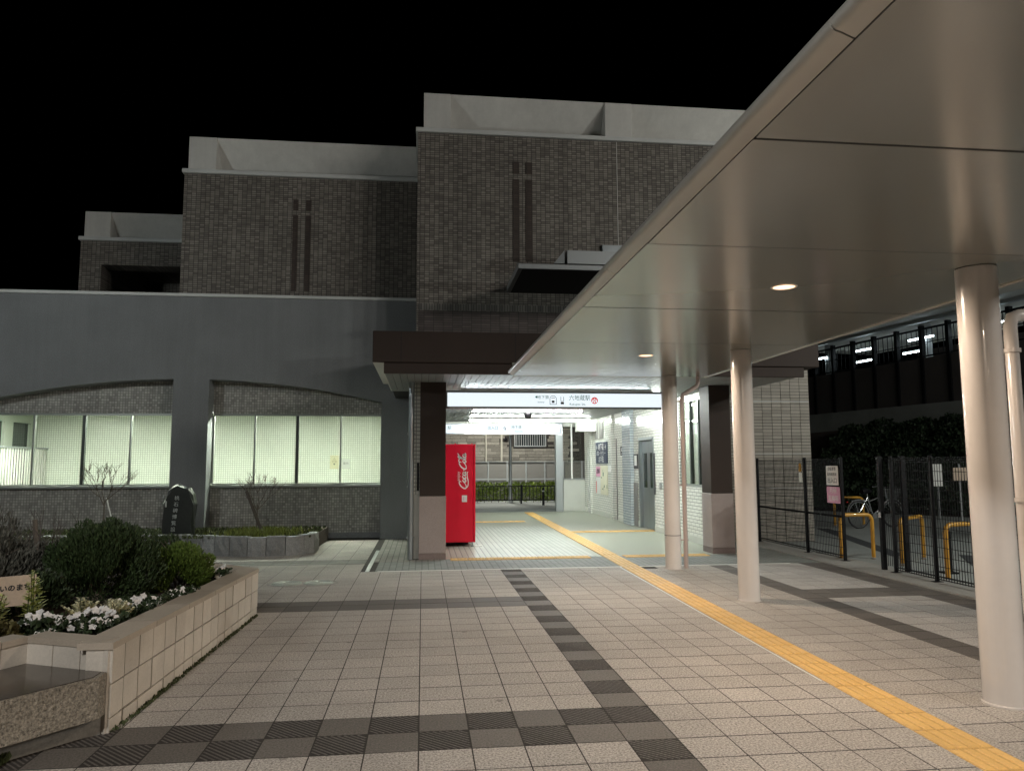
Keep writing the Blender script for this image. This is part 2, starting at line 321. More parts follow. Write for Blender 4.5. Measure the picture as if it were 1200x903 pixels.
# ------------------------------------------------------------------ mesh helpers
class MB:
    def __init__(s): s.v = []; s.f = []
    def add(s, vs, fs):
        o = len(s.v); s.v += [tuple(p) for p in vs]; s.f += [tuple(i + o for i in f) for f in fs]; return s
    def box(s, x0, y0, z0, x1, y1, z1, c=0.0):
        if x0 > x1: x0, x1 = x1, x0
        if y0 > y1: y0, y1 = y1, y0
        if z0 > z1: z0, z1 = z1, z0
        if c <= 0:
            return s.add([(x0, y0, z0), (x1, y0, z0), (x1, y1, z0), (x0, y1, z0), (x0, y0, z1), (x1, y0, z1), (x1, y1, z1), (x0, y1, z1)],
                         [(3, 2, 1, 0), (4, 5, 6, 7), (0, 1, 5, 4), (1, 2, 6, 5), (2, 3, 7, 6), (3, 0, 4, 7)])
        X, Y, Z = (x0, x1), (y0, y1), (z0, z1)
        V = []; idx = {}
        for i in (0, 1):
            for j in (0, 1):
                for k in (0, 1):
                    sx, sy, sz = (1, -1)[i], (1, -1)[j], (1, -1)[k]
                    for a in range(3):
                        p = [X[i] + sx * c, Y[j] + sy * c, Z[k] + sz * c]
                        p[a] = (X[i], Y[j], Z[k])[a]
                        idx[(i, j, k, a)] = len(V); V.append(tuple(p))
        F = []
        def q(*ks): F.append([idx[k] for k in ks])
        for i in (0, 1):
            o = [(i, 0, 0, 0), (i, 1, 0, 0), (i, 1, 1, 0), (i, 0, 1, 0)]; q(*(o if i else o[::-1]))
            o = [(0, i, 0, 1), (0, i, 1, 1), (1, i, 1, 1), (1, i, 0, 1)]; q(*(o if i else o[::-1]))
            o = [(0, 0, i, 2), (1, 0, i, 2), (1, 1, i, 2), (0, 1, i, 2)]; q(*(o if i else o[::-1]))
        for i in (0, 1):
            for j in (0, 1):
                q((i, j, 0, 0), (i, j, 1, 0), (i, j, 1, 1), (i, j, 0, 1))
                q((i, 0, j, 0), (i, 1, j, 0), (i, 1, j, 2), (i, 0, j, 2))
                q((0, i, j, 1), (1, i, j, 1), (1, i, j, 2), (0, i, j, 2))
                for k in (0, 1): q((i, j, k, 0), (i, j, k, 1), (i, j, k, 2))
        return s.add(V, F)
    def quad(s, a, b, c, d): return s.add([a, b, c, d], [(0, 1, 2, 3)])
    def prism(s, poly, z0, z1):
        n = len(poly)
        za = z0 if hasattr(z0, '__len__') else [z0] * n
        zb = z1 if hasattr(z1, '__len__') else [z1] * n
        vs = [(p[0], p[1], za[i]) for i, p in enumerate(poly)] + [(p[0], p[1], zb[i]) for i, p in enumerate(poly)]
        fs = [tuple(range(n))[::-1], tuple(range(n, 2 * n))] + [(i, (i + 1) % n, n + (i + 1) % n, n + i) for i in range(n)]
        return s.add(vs, fs)
    def extr(s, poly, ax, a0, a1):
        """polygon in the plane normal to axis ax, pushed from a0 to a1"""
        def P(p, a): return (a, p[0], p[1]) if ax == 'x' else (p[0], a, p[1])
        n = len(poly)
        vs = [P(p, a0) for p in poly] + [P(p, a1) for p in poly]
        fs = [tuple(range(n))[::-1], tuple(range(n, 2 * n))] + [(i, (i + 1) % n, n + (i + 1) % n, n + i) for i in range(n)]
        return s.add(vs, fs)
    def tube(s, pts, r, n=8, cap=True):
        pts = [Vector(p) for p in pts]; m = len(pts)
        rs = r if hasattr(r, '__len__') else [r] * m
        vs = []; a = None
        for i, p in enumerate(pts):
            d = (pts[min(i + 1, m - 1)] - pts[max(i - 1, 0)]).normalized()
            if a is None:
                a = d.orthogonal().normalized()
            else:
                a = (a - d * a.dot(d))
                a = a.normalized() if a.length > 1e-6 else d.orthogonal().normalized()
            b = d.cross(a)
            for k in range(n):
                t = 2 * PI * k / n
                vs.append(p + (a * math.cos(t) + b * math.sin(t)) * rs[i])
        fs = [(i * n + k, i * n + (k + 1) % n, (i + 1) * n + (k + 1) % n, (i + 1) * n + k) for i in range(m - 1) for k in range(n)]
        if cap: fs += [tuple(range(n))[::-1], tuple(range((m - 1) * n, m * n))]
        return s.add(vs, fs)
    def lathe(s, prof, c, n=32, cap=True):
        """profile of (radius, z) round a vertical axis through c"""
        m = len(prof)
        vs = [(c[0] + r * math.cos(2 * PI * k / n), c[1] + r * math.sin(2 * PI * k / n), c[2] + z) for r, z in prof for k in range(n)]
        fs = [(i * n + k, i * n + (k + 1) % n, (i + 1) * n + (k + 1) % n, (i + 1) * n + k) for i in range(m - 1) for k in range(n)]
        if cap: fs += [tuple(range(n))[::-1], tuple(range((m - 1) * n, m * n))]
        return s.add(vs, fs)
    def mesh(s, name, material, smooth=False):
        me = bpy.data.meshes.new(name)
        me.from_pydata(s.v, [], s.f); me.update()
        if material: me.materials.append(material)
        if smooth:
            me.polygons.foreach_set('use_smooth', [True] * len(me.polygons))
        return me

def origin(o):
    p = Vector((0, 0, 0))
    while o is not None:
        p = p + o.location; o = o.parent
    return p

def link(name, me, parent=None, loc=(0, 0, 0), rot=None):
    o = bpy.data.objects.new(name, me); COL.objects.link(o)
    if parent is not None: o.parent = parent
    o.location = loc
    if rot: o.rotation_euler = rot
    return o

def obj(name, mb, material, parent=None, local=False, smooth=False, loc=None):
    """mesh given in world coordinates (or in the parent's own, with local=True)"""
    if parent is not None and not local:
        b = origin(parent)
        mb.v = [(x - b.x, y - b.y, z - b.z) for x, y, z in mb.v]
    o = link(name, mb.mesh(name, material, smooth), parent)
    if smooth:
        try:
            o.data.set_sharp_from_angle(angle=R(40))
        except Exception:
            pass
    return o

def tag(o, label=None, cat=None, group=None, kind=None):
    if label: o['label'] = label
    if cat: o['category'] = cat
    if group: o['group'] = group
    if kind: o['kind'] = kind
    return o

def thing(name, label, cat, loc=(0, 0, 0), rotz=0.0, group=None):
    o = bpy.data.objects.new(name, None); COL.objects.link(o)
    o.location = loc; o.rotation_euler = (0, 0, rotz)
    o.empty_display_size = 0.2
    return tag(o, label, cat, group)

def structure(name, mb, material): return tag(obj(name, mb, material), kind='structure')
def bx(*a, c=0.0): return MB().box(*a, c=c)

def copy_tree(o, parent=None):
    c = o.copy(); COL.objects.link(c)
    if parent is not None: c.parent = parent
    for ch in list(o.children): copy_tree(ch, c)
    return c

def text_mesh(body, size, depth=0.002, bold=0.0):
    cu = bpy.data.curves.new('text', 'FONT'); cu.body = body; cu.size = size; cu.extrude = depth; cu.offset = bold
    cu.align_x = 'CENTER'; cu.align_y = 'CENTER'; cu.resolution_u = 2
    o = bpy.data.objects.new('text', cu); COL.objects.link(o)
    me = bpy.data.meshes.new_from_object(o.evaluated_get(bpy.context.evaluated_depsgraph_get()))
    bpy.data.objects.remove(o); bpy.data.curves.remove(cu)
    return me

def text(name, body, size, pos, material, parent, rot=(PI / 2, 0, 0), sx=1.0, depth=0.002, bold=0.0):
    me = text_mesh(body, size, depth, bold); me.materials.clear(); me.materials.append(material)
    o = link(name, me, parent, Vector(pos) - (origin(parent) if parent else Vector((0, 0, 0))), rot)
    o.scale = (sx, 1, 1)
    return o

FACE_NEG_X = (PI / 2, 0, -PI / 2)     # lettering on a face that looks towards -x

def clump(n, pts_fn, size, up=0.3, asp=0.45, seed=0, outward=None):
    """many small leaf blades; pts_fn(rng) gives (position, outward direction)"""
    rng = random.Random(seed); mb = MB()
    for _ in range(n):
        p, d = pts_fn(rng)
        d = Vector(d) + Vector((rng.uniform(-1, 1), rng.uniform(-1, 1), rng.uniform(-0.6, 1))) * 0.6
        d.z += up
        if d.length < 1e-4: d = Vector((0, 0, 1))
        d.normalize()
        s = size * rng.uniform(0.6, 1.35)
        a = d.orthogonal().normalized()
        th = rng.uniform(0, 2 * PI)
        a = (a * math.cos(th) + d.cross(a) * math.sin(th)) * s * asp
        nrm = d.cross(a).normalized() * s * 0.12
        p = Vector(p)
        mb.add([p, p + d * s * 0.5 + a + nrm, p + d * s, p + d * s * 0.5 - a + nrm], [(0, 1, 2, 3)])
    return mb

def lumpy(c, r, lobes, seed, fill=0.45):
    """points spread through a bush made of several unequal sub-clumps"""
    rng = random.Random(seed); L = []
    for _ in range(lobes):
        th = rng.uniform(0, 2 * PI); ph = math.acos(rng.uniform(-0.75, 1)); k = rng.uniform(0.45, 0.85)
        q = Vector((c[0] + r[0] * k * math.sin(ph) * math.cos(th), c[1] + r[1] * k * math.sin(ph) * math.sin(th), c[2] + r[2] * k * math.cos(ph)))
        L.append((q, rng.uniform(0.22, 0.42)))
    def fn(g):
        q, k = g.choice(L)
        v = Vector((g.gauss(0, 1), g.gauss(0, 1), g.gauss(0, 1))).normalized()
        rad = k * (1 - fill * g.random() ** 2)
        p = q + Vector((v.x * r[0] * rad, v.y * r[1] * rad, v.z * r[2] * rad))
        out = (p - Vector((c[0], c[1], c[2] - r[2] * 0.6)))
        return p, out.normalized() if out.length > 1e-6 else (0, 0, 1)
    return fn

def rows(total, parent, name, mats_mesh, positions, keep, stuff_name, stuff_fn, material):
    pass

# ================================================================== GROUND AND PAVING
structure('ground', bx(-150, -60, -0.30, 150, 220, -0.06), M['ground'])
bed = MB().box(-16, -4, -0.06, 6.9, 11.60, -0.0016).box(-16, 11.60, -0.06, -0.70, 16.95, -0.0016)
plaza = structure('plaza_pavement', bed, M['mortar'])

T = 0.3
TX0, TY0 = -0.0104, 5.02       # tile grid: line i at TX0+.3 i, row j starts at TY0-.3 j

def kind_of_tile(i, j):
    """i,j: column and row (row j spans y TY0-.3j .. -.3(j+1), towards the camera)"""
    x = TX0 + T * (i + 0.5); y = TY0 - T * (j + 0.5)
    if i == 4 and y < 11.6: return 'dark' if j % 2 else 'rib'
    if j in (0, 1) and i < 4: return 'rib' if (i + j) % 2 else 'dark'
    if j in (-13, -14) and i < 4: return 'dark' if (i + j) % 2 else 'darker'
    if j in (-26, -27) and i < -2: return 'dark' if (i + j) % 2 else 'darker'
    if x > 5.86: return 'dark' if (i + j) % 2 else 'darker'
    if i == 15: return 'dark' if j % 2 else 'darker'
    if i > 15 and j in (-13, -14): return 'dark'
    if i > 15 and j in (0, 1, 14, 15): return 'dark'
    if i > 15: return 'pale'
    return 'light'

def planter_hole(x, y):
    # the planter and its bench stand here
    return x < -2.3 and 5.5 < y < 8.2 and x > -7

tiles = {}
for i in range(-40, 22):
    for j in range(-39, 28):
        x = TX0 + T * (i + 0.5); y = TY0 - T * (j + 0.5)
        if y > 11.56 and x > -0.75: continue
        if x > -0.9 and y > 11.5 and x < -0.6: continue
        if y > 16.5 or y < -3: continue
        if planter_hole(x, y): continue
        if x < -2.3 and y > 14.2: continue
        if 2.88 + 0.022 * (y - 5) < x < 3.30 + 0.022 * (y - 5): continue     # yellow guide path lies here
        if x < -12: continue
        tiles.setdefault(kind_of_tile(i, j), []).append((x, y))

def ribs_mesh(s=0.292):
    mb = MB().box(-s / 2, -s / 2, -0.02, s / 2, s / 2, -0.008)
    h = s / 2; n = 7
    for k in range(-n, n + 1):
        o = k * s * 2 / (2 * n + 1)
        w = 0.0062
        # ridge along direction (-1, 1): points with x + y = o
        lo = max(-h, o - h); hi = min(h, o + h)
        if hi - lo < 0.02: continue
        a = Vector((lo + 0.003, o - lo - 0.003)); b = Vector((hi - 0.003, o - hi + 0.003)); nrm = Vector((w, w))
        def P(p, z): return (max(-h, min(h, p.x)), max(-h, min(h, p.y)), z)
        q = nrm * .55
        mb.add([P(a - nrm, -0.008), P(b - nrm, -0.008), P(b - q, 0.001), P(a - q, 0.001), P(a + q, 0.001), P(b + q, 0.001), P(a + nrm, -0.008), P(b + nrm, -0.008)],
               [(0, 1, 2, 3), (3, 2, 5, 4), (4, 5, 7, 6)])
    return mb

def plain_tile(s=0.292): return MB().box(-s / 2, -.1435, -0.02, s / 2, .1435, 0.0)

TS = {'light': ('paving_tile', 'paving_tiles', 'pave', plain_tile), 'pale': ('pale_paving_tile', 'pale_paving_tiles', 'pave_pale', plain_tile),
      'dark': ('dark_paving_tile', 'dark_paving_tiles', 'pave_dark', plain_tile), 'darker': ('deep_dark_paving_tile', 'deep_dark_paving_tiles', 'pave_rib', plain_tile),
      'rib': ('ribbed_paving_tile', 'ribbed_paving_tiles', 'pave_rib', ribs_mesh)}
trng = random.Random(3)
for k, (nm, many, mk, fn) in TS.items():
    P = sorted(tiles.get(k, []), key=lambda p: (0 if (p[1] > 3.4) else 1, p[0] ** 2 + p[1] ** 2))
    me = fn().mesh(nm, M[mk])
    for (x, y) in P[:295]:
        link(nm, me, plaza, (x, y, trng.uniform(-0.0005, 0.0007)), (trng.uniform(-.003, .003), trng.uniform(-.003, .003), 0))
    if P[295:]:
        mb = MB()
        for (x, y) in P[295:]:
            d = trng.uniform(-0.0005, 0.0007)
            mb.box(x - .146, y - .1435, -0.02, x + .146, y + .1435, d)
        tag(obj(many, mb, M[mk], plaza), kind='stuff')

# apron between plaza and station, kerb strip, drain
apron = structure('entrance_apron', MB().box(-0.70, 11.60, -0.06, 6.4, 12.955, -0.002).box(5.6, 12.955, -0.06, 6.4, 14.82, -0.002), M['apron'])
structure('threshold_strip', bx(-0.66, 11.575, -0.05, 5.85, 11.635, 0.003), M['white_strip'])
structure('small_paver_patch', MB().box(-0.78, 12.72, -0.05, 0.30, 12.95, 0.001).box(-0.78, 12.95, -0.05, -0.17, 16.55, 0.001), M['sett'])
structure('drain_strip', bx(-0.845, 11.59, -0.05, -0.785, 14.4, 0.004), M['steel_dull'])
structure('kerb_strip', MB().box(6.40, 0, -0.06, 7.05, 15.0, 0.02, c=0.01), M['concrete'])
structure('parking_ground', bx(7.05, -10, -0.06, 60, 60, -0.01), M['asphalt'])
pk = MB()
pk.prism([(8.05, 12.3), (8.35, 12.3), (9.9, 17.6), (9.6, 17.6)], -0.01, -0.005)
pk.prism([(7.7, 9.6), (8.0, 9.4), (9.6, 12.0), (9.3, 12.3)], -0.01, -0.006)
structure('asphalt_patch_strip', pk, M['asphalt_dark'])

# concourse floor (sheet on the wall side, grooved strips on the vending-machine side)
structure('concourse_floor', bx(-0.05, 12.96, -0.06, 5.6, 25.2, -0.004), M['hall_floor'])
structure('strip_floor', MB().box(0.42, 12.97, -0.05, 3.0, 19.4, 0.0), M['plank_floor'])
structure('back_road', bx(-20, 25.2, -0.08, 30, 33.2, -0.03), M['asphalt'])

# tactile guide path: separate yellow tiles with four raised bars, dots at the crossing
def bar_tile(s=0.293):
    mb = MB().box(-s / 2, -s / 2, -0.02, s / 2, s / 2, 0.002, c=0.002)
    for k in range(4):
        x = (k - 1.5) * 0.072
        mb.add([(x - .025, -.135, .002), (x + .025, -.135, .002), (x + .018, -.126, .008), (x - .018, -.126, .008),
                (x - .025, .135, .002), (x + .025, .135, .002), (x + .018, .126, .008), (x - .018, .126, .008)],
               [(0, 1, 2, 3), (3, 2, 6, 7), (1, 5, 6, 2), (0, 3, 7, 4), (5, 4, 7, 6)])
    return mb
def dot_tile(s=0.293):
    mb = MB().box(-s / 2, -s / 2, -0.02, s / 2, s / 2, 0.002, c=0.002)
    for a in range(5):
        for b in range(5):
            x, y = (a - 2) * .058, (b - 2) * .058
            V = [(x + .013 * math.cos(t), y + .013 * math.sin(t), .002) for t in [PI * q / 3 for q in range(6)]]
            V += [(x + .008 * math.cos(t), y + .008 * math.sin(t), .007) for t in [PI * q / 3 for q in range(6)]]
            mb.add(V, [(q, (q + 1) % 6, 6 + (q + 1) % 6, 6 + q) for q in range(6)] + [(6, 7, 8, 9, 10, 11)])
    return mb
path = structure('tactile_path', MB().prism([(2.874, 2), (3.164, 2), (3.41, 13.2), (3.12, 13.2)], -0.015, -0.0005), M['mortar'])
obj('paving_filler', MB().box(2.985, 1.0, -0.02, 3.292, 11.57, -0.0009), M['pave'], plaza)
barm = bar_tile().mesh('tactile_tile', M['yellow']); dotm = dot_tile().mesh('dotted_tactile_tile', M['yellow'])
M['yellow_worn'] = mat('worn_yellow_base', (0.60, 0.37, 0.12), 0.7, speck=(70, 0.3), dirt=(2.5, 0.3))
for me in (barm, dotm):
    me.materials.append(M['yellow_worn'])
    for p in list(me.polygons)[:26]: p.material_index = 1
ang = math.atan(0.022)
y = 1.5
while y < 13.3:
    x = 3.085 + 0.022 * (y - 5)
    link('tactile_tile', barm, path, (x, y, 0.001), (0, 0, -ang)); y += 0.3
y = 13.3
while y < 25.0:
    x = 3.265 + 0.022 * (y - 13.3) * 0.9
    link('tactile_tile', barm, path, (x, y, 0.006), (0, 0, -0.02)); y += 0.3
for k in range(7):
    link('tactile_tile' if 1 <= k < 5 else 'dotted_tactile_tile', barm if 1 <= k < 5 else dotm, path, (3.66 + 0.3 * k, 17.6, 0.006), (0, 0, PI / 2))
for k in range(15):
    x = 0.62 + 0.3 * k
    if abs(x - 3.27) > 0.25: link('dotted_tactile_tile', dotm, path, (x, 12.88, 0.004))
for k in range(6):
    link('tactile_tile', barm, path, (1.2 + 0.3 * k, 21.0, 0.004), (0, 0, PI / 2))
strip_edge = MB().prism([(2.914, 5.4), (2.930, 5.4), (3.060, 11.55), (3.040, 11.55)], -0.01, 0.004)
structure('guide_path_edge_strip', strip_edge, M['white_strip'])

# manhole covers
mh = thing('manhole_cover', 'pair of round cast iron covers in one oval frame set in the paving', 'manhole cover', (-1.6, 10.62, 0))
ring = MB().lathe([(0.47, -0.01), (0.47, 0.004), (0.455, 0.005), (0.445, -0.01)], (-1.6, 10.62, 0), 40, False)
ring.v = [(-1.6 + (x + 1.6) * 1.0, 10.62 + (yy - 10.62) * 0.62, z) for x, yy, z in ring.v]
obj('oval_frame', ring, M['concrete'], mh)
for cx in (-1.81, -1.39):
    cvr = MB()
    for k in range(7):
        r0 = 0.02 + k * 0.026
        cvr.lathe([(r0, 0.004), (r0 + .004, 0.014), (r0 + .012, 0.014), (r0 + .020, 0.004)], (cx, 10.62, 0), 28, False)
    cvr.lathe([(0.205, -0.005), (0.205, 0.0045)], (cx, 10.62, 0), 28)
    obj('cover', cvr, M['manhole'], mh, smooth=False)

# ================================================================== WALKWAY CANOPY
can = thing('walkway_canopy', 'long white panelled walkway canopy on round columns', 'canopy', (3.8, 4.6, 0))
CZ = 2.95; CX0, CX1, CY0, CY1 = 1.375, 4.42, -4.2, 11.38
joints = [-4.2, -1.9, 0.9, 2.885, 4.40, 6.30, 8.15, 9.85, 11.38]
g = 0.011
for a, b in zip(joints[:-1], joints[1:]):
    tl = random.uniform(-.0035, .0035)
    mb = MB().box(CX0, a + g, CZ, CX1, b - g, CZ + 0.03)
    mb.v = [(x, yy, z + tl * (yy - (a + b) / 2) + .0012 * math.sin(x * 2 + a)) for x, yy, z in mb.v]
    obj('soffit_panel', mb, M['canopy'], can)
for a in joints[1:-1]:
    obj('panel_joint', bx(CX0 + .004, a - g, CZ + .0015, CX1 - .004, a + g, CZ + .028), M['seam'], can)
obj('roof_deck', bx(CX0 + 0.01, CY0, CZ + 0.035, CX1 - 0.01, CY1 - 0.01, CZ + 0.09), M['seam'], can)
prof = []
for k in range(9):
    t = -PI / 2 + PI * k / 8
    prof.append((CX0 - 0.055 - 0.030 * math.cos(t), CZ + 0.055 + 0.030 * math.sin(t)))
prof = [(CX0 - 0.004, CZ + 0.004)] + prof + [(CX0 - 0.004, CZ + 0.10)]
fj = [-4.2, -1.2, 2.14, 5.17, 8.2, 10.95, 11.38]
for a, b in zip(fj[:-1], fj[1:]):
    mb = MB(); mb.extr(prof, 'y', a + 0.004, b - 0.004)
    obj('fascia_panel', mb, M['fascia'], can, smooth=True)
# flat fascia on the far side and at the end
obj('side_fascia', bx(CX1, CY0, CZ - 0.012, CX1 + 0.03, CY1, CZ + 0.20, c=0.006), M['fascia'], can)
obj('end_fascia', bx(CX0 - 0.01, CY1, CZ - 0.004, CX1 + 0.03, CY1 + 0.03, CZ + 0.20, c=0.006), M['fascia'], can)
for (cy, cr) in ((11.29, 0.122), (8.60, 0.124), (4.75, 0.131), (0.9, 0.131), (-2.9, 0.131)):
    c = MB().lathe([(cr + .012, 0.0), (cr + .012, 0.012), (cr, 0.016), (cr, CZ - 0.004)], (3.86 if cr > .13 else 3.815, cy, 0), 40)
    obj('column', c, M['col_white'], can, smooth=True)
obj('column_band', MB().lathe([(0.1245, 0.50), (0.1245, 0.508)], (3.815, 11.29, 0), 40), M['seam'], can)

for k, (dx, dy) in enumerate(((2.785, 9.10), (2.765, 5.40), (2.765, 1.70), (2.765, -2.0))):
    lab = ['small recessed downlight in the canopy soffit nearest the station entrance', 'bright recessed downlight between the two nearer canopy columns',
           'recessed downlight in the canopy soffit above the camera', 'recessed downlight in the canopy soffit behind the camera'][k]
    d = thing('recessed_downlight', lab, 'downlight', (dx, dy, CZ), 0, 'downlights in the walkway canopy')
    obj('trim_ring', MB().lathe([(0.085, -0.006), (0.095, -0.006), (0.10, -0.001), (0.085, -0.001)], (dx, dy, CZ), 28, False), M['white'], d)
    obj('lens', MB().lathe([(0.001, -0.003), (0.083, -0.003), (0.083, -0.001), (0.001, -0.001)], (dx, dy, CZ), 28), M['down_lens'], d)
    ld = bpy.data.lights.new('downlight_bulb', 'SPOT'); ld.energy = P_DOWN * (1, 1, .62, .5)[k]; ld.color = WARM
    ld.spot_size = R(174); ld.spot_blend = 0.35; ld.shadow_soft_size = 0.07
    lo = bpy.data.objects.new('downlight_bulb', ld); COL.objects.link(lo); lo.parent = d; lo.location = (0, 0, -0.02)

dp = thing('downpipe', 'slim painted downpipe strapped beside the farthest canopy column', 'downpipe', (4.02, 11.3, 0), 0, 'rain downpipes')
obj('pipe', MB().tube([(4.29, 11.30, 2.96), (4.29, 11.30, 2.86), (4.27, 11.30, 2.80), (4.04, 11.30, 2.66), (4.02, 11.30, 2.60), (4.02, 11.30, 0)], 0.034, 12), M['pipe'], dp, smooth=True)
for z in (0.42, 1.25, 1.95, 2.55):
    obj('strap', MB().box(3.92, 11.285, z, 4.06, 11.315, z + 0.018), M['pipe'], dp)
dp2 = thing('downpipe', 'thick pale downpipe with collar beside the nearest canopy column', 'downpipe', (4.44, 5.1, 0), 0, 'rain downpipes')
obj('pipe', MB().tube([(4.45, 5.15, 3.03), (4.66, 5.15, 3.02), (4.71, 5.15, 2.97), (4.71, 5.15, 2.78), (4.66, 5.15, 2.72), (4.52, 5.15, 2.71), (4.46, 5.15, 2.69), (4.44, 5.15, 2.63), (4.44, 5.15, 0)], 0.048, 14), M['col_white'], dp2, smooth=True)
for z in (2.42, 1.3): obj('collar', MB().tube([(4.44, 5.15, z), (4.44, 5.15, z + .03)], 0.062, 14), M['col_white'], dp2, smooth=True)

# ================================================================== STATION PORTICO
por = thing('entrance_portico', 'dark brown flat-roofed entrance portico with slatted pale soffit', 'portico', (2.8, 12.9, 0))
PZ = 3.006
obj('upper_fascia', MB().box(-0.79, 11.70, 3.18, 6.55, 14.9, 3.67, c=0.008), M['brown'], por)
obj('fascia_lip', MB().box(-0.615, 11.735, PZ + .004, 6.30, 11.80, 3.18, c=0.005), M['brown'], por)
fs = MB()
for x in (-0.35, 1.45, 3.25, 5.05): fs.box(x - .006, 11.6985, 3.19, x + .006, 11.702, 3.66)
obj('fascia_joint', fs, M['seam'], por)
obj('end_soffit', bx(-0.785, 11.76, 3.172, -0.60, 14.88, 3.182), M['white'], por)
obj('soffit_side', bx(-0.62, 11.80, PZ, -0.60, 14.5, 3.175), M['white'], por)
obj('soffit_backing', bx(-0.60, 11.80, PZ + .03, 6.3, 25.2, PZ + .06), M['seam'], por)
x = -0.60
while x < 6.1:
    obj('soffit_board', bx(x, 11.80, PZ, x + 0.108, 14.5 if x < -0.1 else 13.2, PZ + 0.028, c=0.003), M['soffit_slat'], por)
    x += 0.115
sb = MB(); x = -0.03
while x < 6.1:
    sb.box(x, 13.23, PZ + 0.004, x + 0.108, 25.2, PZ + 0.028); x += 0.115
tag(obj('inner_soffit_boards', sb, M['soffit_slat'], por), kind='stuff')
obj('soffit_rear_trim', bx(-0.62, 14.5, PZ, -0.1, 14.56, 3.175), M['white'], por)
for (x0, x1, yy, nm) in ((-0.05, 0.39, 12.93, 0), (5.14, 5.54, 13.03, 1)):
    p = obj('pillar', bx(x0, yy, 1.06, x1, yy + 0.46, PZ - 0.002, c=0.006), M['brown'], por)
    obj('granite_base', bx(x0 - .008, yy - .008, 0.10, x1 + .008, yy + .468, 1.055, c=0.006), M['granite'], p)
    obj('base_course', bx(x0 - .008, yy - .009, -0.01, x1 + .008, yy + .468, 0.098), M['granite_base'], p)
obj('roof_flashing', bx(-0.5, 14.95, 3.67, 7.6, 15.58, 4.05), M['brown'], por)

rp = thing('downpipe', 'dark steel downpipe running down beside the brown entrance pillar', 'downpipe', (-0.22, 12.98, 0), 0, 'rain downpipes')
obj('pipe', MB().tube([(-0.20, 12.98, PZ), (-0.20, 12.98, 0.0)], 0.05, 14), M['steel'], rp, smooth=True)
for z in (0.35, 1.2, 2.1): obj('clip', bx(-0.27, 12.96, z, -0.13, 13.04, z + 0.03), M['steel_dull'], rp)
pil = thing('tiled_pilaster', 'narrow white tiled pilaster between the downpipe and brown pillar', 'pilaster', (-0.1, 13.3, 0))
obj('tile_shaft', bx(-0.155, 13.06, 1.08, -0.045, 25.2, PZ), M['wtile_x'], pil)
obj('plain_base', bx(-0.16, 13.055, 0, -0.045, 25.2, 1.08), M['plinth'], pil)
obj('cable_cover', bx(-0.10, 13.04, 1.15, -0.06, 13.062, 1.62), M['seam'], pil)

# ================================================================== BRICK TOWER BLOCKS
def brick_block(label, x0, x1, yf, yb, z0, zl, zt, piers, stripes=None, soldier=None, hole=None):
    t = thing('brick_block', label, 'building', ((x0 + x1) / 2, yf, 0), 0, 'stepped brick blocks over the station')
    w = MB()
    if hole:
        hx0, hz1 = hole
        w.box(x0, yf, z0, hx0, yf + .6, zl); w.box(hx0, yf, hz1, x1, yf + .6, zl); w.box(x0, yf + 3.5, z0, x1, yb, zl)
        w.box(x0, yf + .6, z0, x0 + .3, yf + 3.5, zl)
        w.box(x0 + .3, yf + .6, zl - .2, x1, yf + 3.5, zl)
    else:
        w.box(x0, yf, z0, x1, yb, zl)
    obj('brick_wall', w, M['brick'], t)
    obj('ledge', bx(x0 - .045, yf - .06, zl + .001, x1 + .02, yb, zl + 0.095, c=0.01), M['coping'], t)
    top = zt; b = zl + 0.096
    pr = sorted(piers)
    for (a, c) in pr:
        obj('parapet_pier', bx(a, yf + .005, b, c, yf + .9, top, c=0.006), M['parapet'], t)
    edges = [pr[0][1]] + [v for q in pr[1:] for v in q]
    ends = edges[1:] + [x1]
    k = 0
    spans = []
    prev = pr[0][1]
    for (a, c) in pr[1:]:
        spans.append((prev, a)); prev = c
    spans.append((prev, x1))
    for (a, c) in spans:
        mb = MB().extr([(yf + .66, b), (yf + .015, top - .004), (yf + .9, top - .004), (yf + .9, b)], 'x', a + .002, c - .002)
        obj('sloped_panel', mb, M['parapet'], t)
    obj('parapet_body', bx(x0 + .12, yf + .905, b, x1, yb, top - .01), M['parapet'], t)
    if stripes:
        for (xa, xb) in stripes[0]:
            obj('accent_tile_square', bx(xa, yf - .012, stripes[1], xb, yf + .01, stripes[2]), M['stripe'], t)
            obj('accent_stripe', bx(xa, yf - .012, stripes[3], xb, yf + .01, stripes[4]), M['stripe'], t)
    if soldier:
        obj('soldier_course', bx(x0 + .04, yf - .010, soldier[0], x1, yf + .01, soldier[1]), M['brick_sold'], t)
        obj('joint_strip', bx(x0 + .04, yf - .016, soldier[0] - .02, x1, yf + .01, soldier[0] - .002), M['brick'], t)
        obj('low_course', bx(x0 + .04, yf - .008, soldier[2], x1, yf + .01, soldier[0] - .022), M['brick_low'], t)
    return t
b3 = brick_block('tallest brick block above the lit entrance with twin dark stripes', -0.16, 8.0, 15.6, 25, 3.68, 8.70, 9.60,
                 [(-0.04, 0.535), (3.96, 4.57)], ([(1.885, 2.03), (2.165, 2.315)], 7.86, 8.13, 5.92, 7.74), (4.82, 4.96, 4.05))
obj('movement_joint', bx(4.205, 15.594, 5.2, 4.215, 15.602, 8.69), M['parapet'], b3)
